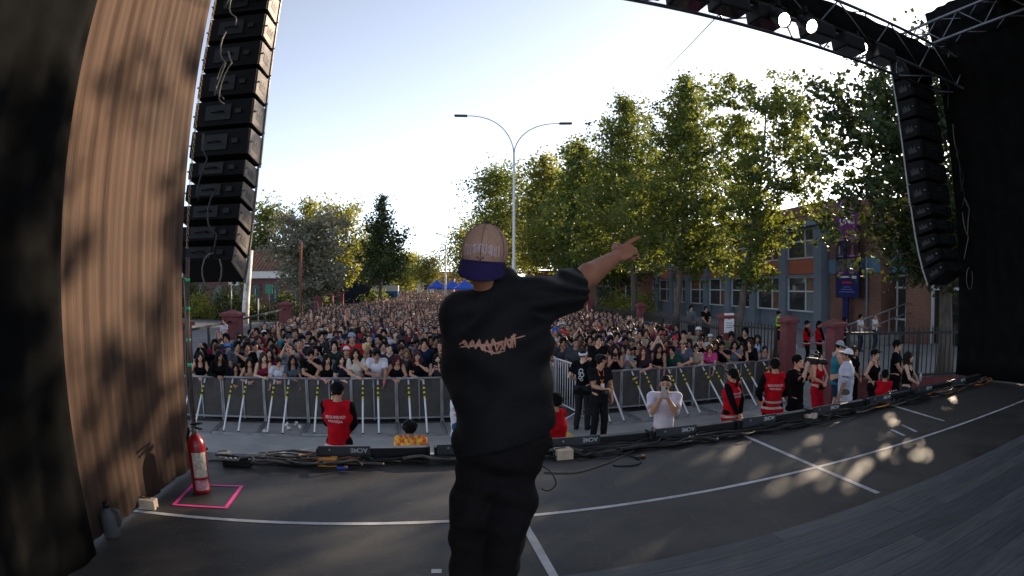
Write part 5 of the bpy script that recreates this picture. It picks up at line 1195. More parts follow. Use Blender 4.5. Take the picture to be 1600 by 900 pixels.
# ================================================================ people in the pit and beyond the fence
def conform(me, tgt_me, M_t=None, off=.003, axis=(0, -1, 0), start=.6):
    """lay a flat print onto a cloth surface: every vertex is dropped along axis"""
    vs = [v.co.copy() for v in tgt_me.vertices]; bt = BVHTree.FromPolygons(vs, [tuple(p.vertices) for p in tgt_me.polygons]); a = V3(axis)
    for v in me.vertices:
        o = v.co - a * start; h_ = bt.ray_cast(o, a, 3.0)
        if h_[0] is not None: v.co = h_[0] - a * off
def grid_text(txt, size, bold=0.0):
    me = text_mesh(txt, size, 0.0, 'lettering', bold); bm = bmesh.new(); bm.from_mesh(me)
    bmesh.ops.triangulate(bm, faces=bm.faces[:]); bmesh.ops.subdivide_edges(bm, edges=[e for e in bm.edges if e.calc_length() > size * .25], cuts=1); bm.to_mesh(me); bm.free(); return me
def back_text(lines, size, m, o, cloth, z, x=0.0, gap=1.15, side=1, bold=.0):
    for i, t in enumerate(lines):
        me = grid_text(t, size, bold)
        for v in me.vertices:
            vx, vy = v.co.x, v.co.y; v.co = V3((-vx * side + x, .0, z - i * size * gap + vy))
        conform(me, cloth, axis=(0, -side, 0)); me.materials.clear(); me.materials.append(m)
        q = bpy.data.objects.new('lettering', me); COL.objects.link(q); q.parent = o
VEST = (.42, .008, .015); SILV = mat('reflective', (.40, .38, .36), .45, .15, 20, metal=.2); VTXT = mat('vest_print', (.60, .45, .45), .6, .1)
PIT = 'people in the pit before the barrier'
def pit_person(px, Y, label, pose, fem=False, hair='short', hc=HB, top='tee', tc=BLK, bc=BLK, hv=0, ht=1.72, rz=0.0, cap=None, vest=None, skin=1, shoe=(.02, .02, .02), h=.0095, group=PIT, base=0.0, kw=None, loc=None, lets=True, z0=0.0, curl=.5, shorts=False, infl=None, tw=1.0, head=None, fat=1.0):
    y_, p_, r_ = head if head else HEADV[hv]; P_ = dict(POSES[pose]) if isinstance(pose, str) else dict(pose); P_.update(kw or {})
    J = skeleton(sh=.155 if fem else .18, yaw=y_, pitch=p_, roll=r_, feet=((.12, .02), (-.11, -.02)), **P_)
    body = body_mesh(J, h, fem, legs=shorts, detail=True, curlL=curl, curlR=curl, fat=fat)
    st = {'tee': dict(sleeve=.65, infl=.018), 'tank': dict(sleeve=0, infl=.009, deep=.03, neck=.10), 'long': dict(sleeve=1.92, infl=.016), 'loose': dict(sleeve=.72, infl=.030, hem=.74)}[top]
    if infl: st['infl'] = infl
    sm_ = shirt_mesh(J, .013, fem, fold=.005, fat=fat, **st); parts = [('shirt', sm_, tc, None), ('trousers', trousers_mesh(J, .017, tw, .003, hem=.50 if shorts else .08), bc, None), ('shoe', shoes_mesh(J, 'L'), shoe, None), ('shoe', shoes_mesh(J, 'R'), shoe, None)]
    if hair: parts.append(('hair', hair_mesh(hair if not cap else ('under' if hair in ('short', 'fade') else hair), .010), hc, True))
    if cap: parts.append(('cap', cap_mesh('peak' if cap[1] else 'beanie', .0085), cap[0], True))
    p = loc or at(px, 450, Y); o = put_person(body, J, (p.x, p.y, z0), rz, label, group, SKINS[skin], parts, ht / 1.72)
    if vest:
        vm = shirt_mesh(J, .013, fem, sleeve=.0, infl=.034, hem=.80, neck=.085, fold=.009, fat=fat, vest=True); ve = bpy.data.objects.new('vest', vm); COL.objects.link(ve); ve.parent = o; ve.color = col4(VEST)
        for zz in ((.90, 1.00) if vest == 2 else (.88,)):
            n = 40; pts = []
            bt = BVHTree.FromPolygons([v.co.copy() for v in vm.vertices], [tuple(q.vertices) for q in vm.polygons]); vs = []
            for i in range(n):
                a = 2 * math.pi * i / n; d = V3((math.cos(a), math.sin(a), 0))
                for dz in (-.019, .019):
                    c = J['pel'].lerp(J['chest'], .2); hh_ = bt.ray_cast(V3((c.x, c.y, zz + dz)) + d * .6, -d, 1); q = hh_[0] if hh_[0] is not None else V3((c.x, c.y, zz + dz)) + d * .15
                    vs.append(q + d * .003)
            MB().add(vs, [(2 * i, 2 * ((i + 1) % n), 2 * ((i + 1) % n) + 1, 2 * i + 1) for i in range(n)], 0, True).build('reflective_band', SILV, ve)
        if lets: back_text(['SEGURIDAD', 'PRIVADA'], .052, VTXT, ve, vm, 1.29, bold=.0012)
    return o, J, sm_
back = R(180)
akimbo = dict(handL=(.17, -.06, 1.02), handR=(-.17, -.06, 1.02), hintL=(1, .5, 0), hintR=(-1, .5, 0))
front_clasp = dict(handL=(.06, -.22, .98), handR=(-.06, -.22, .98), hintL=(1, .3, 0), hintR=(-1, .3, 0))
pit_person(523, 7.5, 'guard in black cap and red vest seen from behind, left of the performer', front_clasp, cap=(BLK, 1), hair='fade', top='long', vest=1, ht=1.76, rz=back + .02, skin=1, head=(0, R(3), 0))
pit_person(716, 8.9, 'person in white T-shirt and jeans half hidden by the performer', akimbo, fem=True, hair='long', top='loose', tc=(.62, .62, .66), bc=(.03, .07, .16), ht=1.66, rz=R(95), infl=.028)
pit_person(868, 7.5, 'red-vested guard half hidden at the performer\'s right hip', front_clasp, hair='fade', cap=(BLK, 1), top='long', vest=2, ht=1.66, rz=back + .9, lets=False)
oh, Jh, sh_ = pit_person(912, 12.0, 'man with white headband in printed black T-shirt facing the crowd', dict(handL=(.20, -.16, 1.05), handR=(-.20, -.12, .98)), hair='fade', top='tee', tc=BLK, bc=(.022, .022, .026), ht=1.74, rz=back - .45, skin=2)
hb = MB(); hb.lathe([(.083, -.025), (.092, -.02), (.092, .02), (.083, .025)], n=18, rot=Matrix.Diagonal((1, 1.16, 1))); q = hb.build('headband', mat('headband_white', (.66, .64, .70), .8, .05), oh); q.matrix_local = Jh['HM'] @ Matrix.Translation((0, .014, .045))
pr = MB()
for (x, z, r_) in ((.0, 1.30, .05), (-.02, 1.22, .055), (.03, 1.24, .035), (.02, 1.16, .04), (-.015, 1.12, .035)):
    n = 10; ring = []
    for i in range(n): ring += [(x + r_ * math.cos(2 * math.pi * i / n), 0, z + r_ * math.sin(2 * math.pi * i / n)), (x + r_ * .62 * math.cos(2 * math.pi * i / n), 0, z + r_ * .62 * math.sin(2 * math.pi * i / n))]
    pr.add(ring, [(2 * i, 2 * i + 1, 2 * ((i + 1) % n) + 1, 2 * ((i + 1) % n)) for i in range(n)])
me = pr.mesh('print', mat('print_grey', (.45, .46, .50), .8, .2)); conform(me, sh_, axis=(0, -1, 0)); q = bpy.data.objects.new('back_print', me); COL.objects.link(q); q.parent = oh
ol, Jl, sl_ = pit_person(938, 11.0, 'young man in black with orange lanyard and camera before the barrier', dict(handR=(.02, -.24, 1.10), handL=(.26, -.05, .86)), hair='short', top='tee', tc=(.010, .011, .013), bc=(.012, .012, .014), ht=1.74, rz=R(12), skin=1, head=(R(24), R(2), 0), h=.0085)
LAN = mat('lanyard_orange', (.75, .16, .02), .6, .1); lan = MB()
for s in (1, -1):
    vs = [V3((s * .055, 0, 1.47)), V3((s * .04, 0, 1.36)), V3((s * .02, 0, 1.26)), V3((s * .004, 0, 1.20))]; st_ = []
    for v in vs: st_ += [v + V3((-.009, 0, 0)), v + V3((.009, 0, 0))]
    lan.add(st_, [(2 * i, 2 * i + 1, 2 * i + 3, 2 * i + 2) for i in range(3)])
me = lan.mesh('lanyard', LAN); conform(me, sl_, axis=(0, 1, 0), off=.005); q = bpy.data.objects.new('lanyard', me); COL.objects.link(q); q.parent = ol
bd = MB().box((0, -.175, 1.16), (.075, .006, .09)).build('badge', mat('badge_white', (.62, .62, .66), .5, .05), ol)
cl = ol.matrix_basis.copy()
cmr = empty('camera_body', ol.location + rotz(R(12)) @ V3((.02, -.30, 1.08)), R(12), 'small black camera in the hand of the lanyard man', 'camera')
MB().rbox((0, 0, 0), (.12, .06, .08), .012).build('body', DARKM, cmr); MB().lathe([(.032, -.04), (.032, .03), (.027, .03)], (0, -.04, 0), 14, rot=rX).build('lens', LENSOFF, cmr)
om, Jm, _ = pit_person(1042, 8.0, 'man in white T-shirt photographing the stage with his phone', dict(handL=(.04, -.30, 1.46), handR=(-.05, -.30, 1.46), hintL=(.4, 0, -1), hintR=(-.4, 0, -1)), hair='fade', top='loose', tc=(.60, .56, .64), bc=(.05, .05, .06), ht=1.80, rz=face(at(1042, 450, 8.0), 0, 0), skin=1, infl=.024, head=(0, R(2), R(2)), h=.0085, curl=.8)
hz = (om.matrix_basis @ V3((0, -.36, 1.56)))
ph = empty('smartphone', hz, om.rotation_euler.z, 'silver smartphone held up by the man in white T-shirt', 'phone'); MB().rbox((0, 0, 0), (.078, .010, .158), .004).build('back', mat('phone_silver', (.42, .40, .38), .35, .05, metal=.4), ph); MB().rbox((.022, -.007, .052), (.026, .004, .034), .001).build('camera_bump', DARKM, ph); MB().box((0, .0058, 0), (.07, .001, .148)).build('screen', LENSOFF, ph)
pit_person(1148, 9.3, 'guard with long black ponytail in red vest seen from behind', dict(handL=(.05, .20, .94), handR=(-.05, .20, .94), hintL=(1, .3, 0), hintR=(-1, .3, 0)), fem=True, hair='pony', cap=(BLK, 1), top='long', vest=1, ht=1.66, rz=back + .55, lets=True)
pit_person(1214, 9.3, 'guard in dark cap and red vest with two reflective stripes from behind', dict(handL=(.20, -.12, 1.0), handR=(-.16, -.2, 1.05)), hair='fade', cap=(BLK, 1), top='long', vest=2, ht=1.80, rz=back - .25)
oc, Jc, _ = pit_person(1249, 9.6, 'cameraman in black shorts and T-shirt holding a video camera up', dict(handL=(.05, -.30, 1.52), handR=(-.10, -.28, 1.56), hintL=(.4, 0, -1), hintR=(-.4, 0, -1)), hair='fade', cap=(BLK, 0), top='loose', tc=BLK, bc=BLK, ht=1.80, rz=R(28), skin=0, shorts=True)
vc = empty('video_camera', oc.matrix_basis @ V3((-.02, -.36, 1.66)), R(28), 'black video camera raised by the man in black shorts', 'camera')
MB().rbox((0, .02, 0), (.10, .26, .12), .015).build('body', DARKM, vc); MB().lathe([(.045, -.14), (.052, -.05), (.042, .05)], (0, -.18, 0), 14, rot=rX).build('lens', DARKM, vc); MB().tube([(0, .12, .06), (0, .1, .12), (0, -.1, .12), (0, -.12, .06)], .012, 6).build('handle', DARKM, vc); MB().rbox((.08, .0, .03), (.012, .09, .06), .003).build('viewfinder', LENSOFF, vc)
ow, _, _ = pit_person(1282, 10.9, 'woman in a red sleeveless jumpsuit with black waist bag', dict(handL=(.04, -.22, 1.08), handR=(-.06, -.22, 1.08), hintL=(1, .3, 0), hintR=(-1, .3, 0)), fem=True, hair='bun', top='tank', tc=(.36, .008, .02), bc=(.34, .008, .02), ht=1.66, rz=R(22), skin=0, tw=1.25, shoe=(.3, .02, .03))
MB().rbox((0, -.155, .97), (.22, .06, .10), .02).build('waist_bag', BLACK, ow)
pit_person(1311, 11.4, 'man in teal tank top and grey cap looking down at right', front_clasp, hair='fade', cap=((.30, .32, .36), 1), top='tank', tc=(.03, .16, .20), bc=(.03, .045, .08), ht=1.84, rz=R(75), skin=0, head=(0, R(18), 0), shorts=True, fat=1.08)
pit_person(1327, 10.0, 'man in long white T-shirt and white cap walking at right', dict(handL=(.33, -.10, .90), handR=(-.33, .06, .90)), hair='fade', cap=((.62, .62, .64), 1), top='loose', tc=(.50, .50, .58), bc=(.12, .105, .085), ht=1.82, rz=back + .95, skin=3, infl=.045, tw=1.35)
RG = 'people by the right fence'
pit_person(1337, 11.6, 'dark-haired woman in black behind the man in white', front_clasp, fem=True, hair='bob', hc=HAIRC[3], top='tee', tc=BLK, ht=1.66, rz=R(30), group=RG)
pit_person(1370, 10.6, 'woman in black strappy top with hands on hips by the fence', akimbo, fem=True, hair='under', cap=(BLK, 1), top='tank', tc=BLK, ht=1.70, rz=R(25), group=RG, skin=0)
pit_person(1404, 11.0, 'man in black cap and black T-shirt by the right fence', front_clasp, hair='fade', cap=(BLK, 1), top='tee', tc=BLK, ht=1.82, rz=R(40), group=RG, skin=0)
pit_person(1388, 8.9, 'guard in red vest crouching low near the stage edge at right', front_clasp, hair='fade', cap=(BLK, 1), top='long', vest=2, ht=1.52, rz=back - .7, group=RG, lets=False)
ob, _, _ = pit_person(1423, 9.9, 'woman in black sleeveless top holding a bottle at far right', dict(handL=(.04, -.26, 1.12), handR=(-.06, -.24, 1.08), hintL=(1, .3, 0), hintR=(-1, .3, 0)), fem=True, hair='wavy', hc=HAIRC[2], top='tank', tc=BLK, bc=(.02, .03, .05), ht=1.68, rz=R(38), group=RG, skin=2)
tag(MB().lathe([(.0, 0), (.032, .0), (.033, .13), (.014, .17), (.014, .19), (0, .19)], ob.matrix_basis @ V3((.03, -.33, 1.10)), 12).build('water_bottle', mat('bottle_pet', (.35, .45, .52), .15, .1, spec=.7)), 'clear water bottle held by the woman at far right', 'bottle')
BF = 'people behind the right fence'; folded = POSES['crossed']
pit_person(1345, 23, 'bystander in white polo with folded arms behind fence, left of two', folded, top='tee', tc=(.60, .60, .62), bc=(.02, .025, .05), ht=1.74, rz=R(20), group=BF, h=.013, hair='short')
pit_person(1368, 23, 'bystander in white polo with folded arms behind fence, right of two', folded, top='tee', tc=(.60, .60, .62), bc=(.02, .025, .05), ht=1.76, rz=R(28), group=BF, h=.013, hair='fade', hc=(.10, .09, .09))
pit_person(1262, 20, 'red-vested guard behind the pillars, left of two', folded, top='long', vest=1, cap=(BLK, 1), hair='fade', ht=1.74, rz=R(50), group=BF, h=.013, lets=False)
pit_person(1281, 20, 'red-vested guard with long hair behind the pillars, right of two', front_clasp, fem=True, top='long', vest=1, cap=(BLK, 1), hair='pony', ht=1.72, rz=R(80), group=BF, h=.013, lets=False)
pit_person(1321, 23, 'woman in dark patterned top behind the fence near the polos', front_clasp, fem=True, top='tee', tc=(.03, .03, .09), hair='long', ht=1.66, rz=R(60), group=BF, h=.013)
ohv, _, _ = pit_person(1217, 27, 'guard in yellow high-visibility jacket behind the black fence', folded, top='long', tc=(.45, .72, .03), bc=BLK, cap=(BLK, 1), hair='fade', ht=1.78, rz=R(70), group=BF, h=.013)
MB().lathe([(.17, -.03), (.175, .03)], (0, 0, 1.15), 20, rot=Matrix.Diagonal((1, .8, 1))).build('dark_panel', BLACK, ohv)
pit_person(1080, 27, 'bystander in grey hoodie standing high behind the right crowd', front_clasp, top='long', tc=(.12, .13, .14), hair='short', ht=1.76, rz=R(10), group=BF, h=.013, z0=.35)
pit_person(1103, 26, 'bystander in black T-shirt standing high behind the right crowd', front_clasp, top='tee', tc=BLK, hair='short', ht=1.76, rz=R(10), group=BF, h=.013, z0=.35)
sheet('fence_kerb', [(8.2, 24.5), (10.5, 24.5), (10.5, 30), (7.6, 30)], .35, PAVE, thick=.34)
og, Jg, _ = pit_person(350, 15.6, 'small girl with pigtail lifted above the crowd beside the left pillar', front_clasp, fem=True, hair='pony', hc=HAIRC[3], top='tee', tc=(.45, .42, .50), bc=(.1, .1, .2), ht=1.12, rz=R(-25), group='people in the crowd', h=.013, z0=.98, skin=2)
pc_ = pit_person(350, 15.6, 'man carrying the small girl on his shoulders at left', POSES['high'], hair='short', top='tee', tc=DGR, ht=1.72, rz=R(-25), group='people in the crowd', h=.013, loc=at(350, 450, 15.66), skin=1)
# crouching figure, shirt mottled red to yellow, just over the stage edge
of, Jf, _ = pit_person(637, 6.9, 'dark-haired person in flame-orange shirt crouching below the stage edge', front_clasp, hair='curly', hc=HB, top='loose', tc=(.85, .20, .015), bc=BLK, ht=1.42, rz=back + .1, skin=1, infl=.03)
fm = bpy.data.materials.new('orange_mottle'); fm.use_nodes = True; n_f = fm.node_tree; bs = n_f.nodes['Principled BSDF']; tx = n_f.nodes.new('ShaderNodeTexNoise'); tx.inputs['Scale'].default_value = 16
cr = n_f.nodes.new('ShaderNodeValToRGB'); cr.color_ramp.elements[0].color = (.75, .06, .01, 1); cr.color_ramp.elements[0].position = .38; cr.color_ramp.elements[1].color = (1.0, .62, .08, 1); cr.color_ramp.elements[1].position = .62
tcf = n_f.nodes.new('ShaderNodeTexCoord'); n_f.links.new(tcf.outputs['Object'], tx.inputs['Vector']); n_f.links.new(tx.outputs[0], cr.inputs[0]); n_f.links.new(cr.outputs[0], bs.inputs['Base Color']); bs.inputs['Roughness'].default_value = .8
for c in of.children:
    if c.name.startswith('shirt'): c.data.materials[0] = fm

# ================================================================ the performer
HY = 2.32; root = V3((at(766, 450, HY).x, HY, STZ + .019))
def loc_(px, py, Y): p = at(px, py, Y) - root; return V3((-p.x, -p.y, p.z))
J = skeleton(sh=.19)
pel = loc_(782, 690, 2.32); neck = loc_(778, 452, 2.30)
J['pel'] = pel; J['waist'] = pel.lerp(neck, .32); J['chest'] = pel.lerp(neck, .66); J['neck'] = neck
J['shR'] = loc_(848, 458, 2.33); J['elR'] = loc_(902, 442, 2.57); J['wrR'] = loc_(962, 402, 2.78)
J['shL'] = loc_(722, 483, 2.28); J['elL'] = loc_(724, 582, 2.36); J['wrL'] = loc_(742, 500, 2.56)
hcen = loc_(757, 408, 2.27); Rh = Matrix.Rotation(R(-6), 3, 'Z') @ Matrix.Rotation(R(-4), 3, 'X') @ Matrix.Rotation(R(-5), 3, 'Y'); J['Rh'] = Rh; J['hc'] = hcen; J['HM'] = Matrix.Translation(hcen) @ Rh.to_4x4()
for sd_, hx, kx, ax in (('L', 750, 737, 730), ('R', 808, 792, 773)):
    J['hip' + sd_] = loc_(hx, 715, 2.32); kn = loc_(kx, 812, 2.30 if sd_ == 'L' else 2.26); an = loc_(ax, 915, 2.32); an.z = .085; J['kn' + sd_] = kn; J['an' + sd_] = an; J['toe' + sd_] = an + V3((.02 if sd_ == 'L' else -.03, -.16, -.045))
Sb = Sdf()
Sb.cone(J['pel'], J['waist'], .12, .12, .05); Sb.cone(J['waist'], J['chest'], .12, .125, .05); Sb.cone(J['shL'] * .8 + J['neck'] * .2, J['shR'] * .8 + J['neck'] * .2, .055, None, .04)
for sd_ in 'LR':
    a, e, w_ = J['sh' + sd_], J['el' + sd_], J['wr' + sd_]
    Sb.cone(a, e, .058, .050, .03); Sb.cone(e, e.lerp(w_, .28), .050, .056, .012); Sb.cone(e.lerp(w_, .28), w_, .056, .033, .012)
    Sb.cone(J['hip' + sd_], J['kn' + sd_], .085, .058, .03); Sb.cone(J['kn' + sd_], J['an' + sd_], .058, .04, .02); Sb.cone(J['an' + sd_], J['toe' + sd_], .04, .03, .02)
    if sd_ == 'R': add_hand(Sb, w_, (w_ - e).normalized() * .45 + V3((-.55, -.05, .30)), V3((.15, .75, .55)), point=True, r=.0125, sc=1.3)
    else: add_hand(Sb, w_, (-.3, -.5, .8), V3((.6, -.6, .2)), 1.1)
head_prims(Sb, J, False, True)
Vb, Fb = Sb.mesh(.0075); Vb = smooth_mesh(Vb, Fb, 1, .35)
hero = inst('person', np_mesh('body', Vb, Fb, [SKIN]), None, root, math.pi); hero.color = (.30, .125, .07, 1)
tag(hero, 'performer in black T-shirt and backwards tan cap pointing at the crowd', 'person')
hc_ = lambda nm, me, c, hm=None: (lambda q: (COL.objects.link(q), setattr(q, 'parent', hero), setattr(q, 'color', col4(c)), setattr(q, 'matrix_local', hm) if hm is not None else None, q)[-1])(bpy.data.objects.new(nm, me))
# oversized T-shirt
Ss = Sdf()
hp = pel + V3((0, 0, -.07))
for (xa, ya), (xb, yb), r0, r1 in (((746, 545), (760, 752), .112, .118), ((812, 520), (832, 752), .112, .114), ((780, 530), (796, 752), .162, .172)):
    Ss.cone(loc_(xa, ya, 2.31), loc_(xb, yb, 2.32), r0, r1, .05)
Ss.cone(J['chest'] + (J['shL'] - J['neck']) * .42, J['chest'] + (J['shR'] - J['neck']) * .42, .135, None, .05)
Ss.cone(J['shL'] * .92 + J['neck'] * .08, J['shR'] * .92 + J['neck'] * .08, .072, None, .05)
Ss.cone(J['shR'], J['shR'].lerp(J['elR'], .98), .072, .080, .035); Ss.cone(J['shL'], J['shL'].lerp(J['elL'], .95), .085, .092, .035)
Ss.cone(J['shR'] + V3((0, 0, -.06)), J['shR'].lerp(J['elR'], .9) + V3((.0, 0, -.05)), .07, .066, .035)
pass
Ss.cone(J['neck'] + V3((0, 0, -.02)), J['neck'] + V3((.0, -.005, .03)), .085, .072, .03); Ss.ell(J['neck'] + V3((0, -.02, .10)), (.066, .075, .062), None, .01, 's')
def wp_h(X, Y, Z):
    u = (X - J['shR'].x); v = (Z - J['shR'].z)
    fan = np.sin(26 * np.arctan2(v + .02, u + .35) ) * np.exp(-((X - J['shR'].x) ** 2 + (Z - J['shR'].z) ** 2) / .09)
    return .009 * fan + .009 * np.sin(10 * X + 7 * Z + 2.0 * np.sin(6 * Z + 3 * X)) * np.clip((1.3 - Z) * 2, 0, 1) + .006 * np.sin(19 * X - 12 * Z + 2.5 * np.sin(8 * Z)) + .0045 * np.sin(37 * Z + 16 * X + 2 * np.sin(11 * X))
aR, eR = J['shR'], J['elR']; dR = (eR - aR).normalized(); endR = aR.lerp(eR, .84)
def cut_sleeve(X, Y, Z):
    d = (X - endR.x) * dR.x + (Y - endR.y) * dR.y + (Z - endR.z) * dR.z; near = (X < J['shR'].x - .02)
    return np.where(near, d, -1.0)
Vs, Fs = Ss.mesh(.0085, wp_h, [lambda X, Y, Z: (.815 - .42 * X + .02 * np.sin(9 * X + 4 * Y)) - Z + 0 * Y, cut_sleeve]); Vs = smooth_mesh(Vs, Fs, 1, .3)
HSH = mat('black_cotton', (.0046, .0045, .0052), .74, .2, 40, .25, spec=.24, fine=220)
sho = hc_('shirt', np_mesh('shirt', Vs, Fs, [HSH]), (0, 0, 0))
# printed tag across the back: rough brush strokes
pts2 = [(722, 533), (731, 527), (737, 536), (742, 526), (748, 537), (752, 525), (758, 540), (764, 526), (768, 541), (773, 523), (778, 540), (783, 528), (789, 539), (791, 522), (797, 537), (803, 517), (805, 536)]
strokes = [pts2, [(724, 536), (745, 533), (770, 532), (792, 526), (819, 519)], [(797, 524), (801, 537), (799, 519)], [(803, 519), (806, 517)], [(755, 538), (775, 544), (790, 541)], [(760, 530), (762, 543)], [(781, 545), (786, 534)], [(727, 529), (735, 535)], [(770, 547), (772, 539)]]
INK = mat('tag_print', (.42, .21, .15), .85, .3, 60, spec=.1); tb = MB()
for stt in strokes:
    P = [loc_(x, y, HY) for x, y in stt]; Q = []
    for i in range(len(P) - 1):
        for k in range(6): Q.append(P[i].lerp(P[i + 1], k / 6))
    Q.append(P[-1]); vs = []
    for i, p in enumerate(Q):
        t = (Q[min(i + 1, len(Q) - 1)] - Q[max(0, i - 1)]).normalized(); a = V3((-t.z, 0, t.x)) * (.0027 * (1 + .35 * math.sin(i * 1.7)) * (.5 + min(1, .25 * min(i, len(Q) - 1 - i))))
        vs += [p + a, p - a]
    tb.add(vs, [(2 * i, 2 * i + 1, 2 * i + 3, 2 * i + 2) for i in range(len(Q) - 1)])
me = tb.mesh('print', INK)
for v in me.vertices: v.co.y = 0
conform(me, sho.data, axis=(0, -1, 0), off=.0025, start=.8); q = bpy.data.objects.new('back_print', me); COL.objects.link(q); q.parent = sho
# baggy trousers
St = Sdf(); St.cone(J['pel'] + V3((-.07, 0, -.02)), J['pel'] + V3((.06, 0, -.02)), .138, None, .04); St.cone(J['pel'], J['pel'].lerp(J['waist'], .5), .134, .130, .04)
for sd_ in 'LR':
    St.cone(J['hip' + sd_], J['kn' + sd_], .102, .092, .03); St.cone(J['kn' + sd_], J['an' + sd_] + V3((0, 0, .0)), .092, .086, .02)
    s = 1 if sd_ == 'L' else -1; St.ell(J['hip' + sd_].lerp(J['kn' + sd_], .62) + V3((s * .07, 0, 0)), (.035, .06, .08), None, .03)
def wp_t(X, Y, Z): return .009 * np.sin(16 * Z + 9 * X + 2 * np.sin(8 * X)) + .008 * np.sin(27 * Z - 18 * X + 2.4 * np.sin(9 * Z)) + .004 * np.sin(44 * Z + 15 * Y)
Vt, Ft = St.mesh(.0105, wp_t, [lambda X, Y, Z: .05 - Z + 0 * (X + Y)]); Vt = smooth_mesh(Vt, Ft, 1, .3)
hc_('trousers', np_mesh('trousers', Vt, Ft, [mat('black_twill', (.007, .0055, .0062), .85, .25, 30, .3, spec=.15, fine=160)]), (0, 0, 0))
for sd_ in 'LR': hc_('shoe', shoes_mesh(J, sd_), (.02, .02, .02))
b = MB().tube(spline([J['hipR'] + V3((-.10, .05, -.02)), J['hipR'] + V3((-.14, .06, -.05)), J['hipR'] + V3((-.16, .06, -.10)), J['hipR'] + V3((-.13, .06, -.13)), J['hipR'] + V3((-.10, .06, -.12))], 5), .003, 5); b.build('drawcord', CABLE, hero)
# cap, worn backwards: front panel and brim face the camera
Sc = Sdf(); Sc.ell((0, .006, .042), (.092, .108, .107), None, .01)
Vc, Fc = Sc.mesh(.006, None, [lambda X, Y, Z: (.000 + .10 * (Y < 0) * 0 - Z + .12 * (-Y) * (Y < 0)) + 0 * X]); Vc = smooth_mesh(Vc, Fc, 1, .3)
CAPM = mat('cap_tan', (.42, .25, .175), .9, .12, 60, .3, spec=.15, fine=260); CAPN = mat('cap_navy', (.022, .016, .065), .9, .12, 60, .2, spec=.15, fine=260)
capo = hc_('cap', np_mesh('cap', Vc, Fc, [CAPM]), (0, 0, 0), J['HM'])
bv = []; nU, nV = 18, 6                                # curved brim, drooping
for j in range(nV + 1):
    for i in range(nU + 1):
        a = R(-74) + R(148) * i / nU; t = j / nV; rr_ = 1 + .0 * t
        x = .092 * math.sin(a) * (1 + .06 * t); y = .006 + .108 * math.cos(a) + t * .045 * (math.cos(a) * .6 + .4); z = .004 - .072 * t * (.62 + .38 * math.cos(a))
        bv.append((x, y, z))
br = MB().add(bv, [(j * (nU + 1) + i, j * (nU + 1) + i + 1, (j + 1) * (nU + 1) + i + 1, (j + 1) * (nU + 1) + i) for j in range(nV) for i in range(nU)], 0, True).build('brim', CAPN, capo); br.modifiers.new('t', 'SOLIDIFY').thickness = .004
MB().lathe([(0, .0), (.009, .001), (.007, .008), (0, .010)], (0, .006, .148), 10).build('button', CAPN, capo)
st_m = mat('cap_stitch', (.52, .36, .36), .8, .2, 80); st_n = mat('cap_stitch_dark', (.05, .03, .09), .8, .1)
em = MB(); xs = np.linspace(-.060, .060, 9)
for i, x in enumerate(xs):                              # arched block letters, unreadable at this size
    zc = .040 + .012 * math.cos(x * 24); hh_ = .015 + .006 * abs(x) / .06; wv = .0046
    segs = [((-1, -1), (-1, 1))] + [[((-1, 1), (1, 1)), ((1, -1), (1, 1))], [((1, -1), (1, 1)), ((-1, 0), (1, 0))], [((-1, 1), (1, .2)), ((-1, -1), (1, -.2))], [((1, -1), (1, 1)), ((-1, -1), (1, -1))]][i % 4]
    for (a0, b0), (a1, b1) in segs:
        p, q_ = V3((x + a0 * wv, 0, zc + b0 * hh_)), V3((x + a1 * wv, 0, zc + b1 * hh_)); t = (q_ - p).normalized(); a = V3((-t.z, 0, t.x)) * .0023; n = 4; vs = []
        for k in range(n + 1): c = p.lerp(q_, k / n); vs += [c + a, c - a]
        em.add(vs, [(2 * k, 2 * k + 1, 2 * k + 3, 2 * k + 2) for k in range(n)])
me = em.mesh('embroidery', st_m); conform(me, capo.data, axis=(0, -1, 0), off=.002); q = bpy.data.objects.new('embroidery', me); COL.objects.link(q); q.parent = capo
em = MB()
for x, z, r_ in ((-.010, .016, .004), (.010, .016, .004), (0, .010, .004)): em.add([(x + r_ * math.cos(a), 0, z + r_ * math.sin(a)) for a in np.linspace(0, 5.5, 8)], [tuple(range(8))])
me = em.mesh('emblem', st_n); conform(me, capo.data, axis=(0, -1, 0), off=.0022); q = bpy.data.objects.new('emblem', me); COL.objects.link(q); q.parent = capo
for a0 in (0, R(60), R(-60), R(180)):
    MB().tube([(.0935 * math.sin(a0) * math.cos(e_), .006 + .1095 * math.cos(a0) * math.cos(e_), .042 + .1085 * math.sin(e_)) for e_ in np.linspace(-.35, 1.5, 12)], .0009, 4).build('seam', st_n, capo)
hc_('hair', hair_mesh('fade', .010), HB, J['HM'] @ Matrix.Diagonal((.93, .90, .90, 1)))
mic = empty('microphone', hero.matrix_basis @ (J['wrL'] + V3((-.03, -.05, .06))), 0, 'handheld microphone held by the performer in front of his face', 'microphone')
MB().lathe([(.011, -.14), (.018, 0), (.02, .01)], (0, 0, 0), 12, rot=Matrix.Rotation(R(-25), 3, 'X')).build('handle', DARKM, mic); MB().lathe([(.02, .01), (.027, .03), (.022, .055), (.0, .062)], (0, 0, 0), 12, rot=Matrix.Rotation(R(-25), 3, 'X')).build('grille', STEEL, mic)

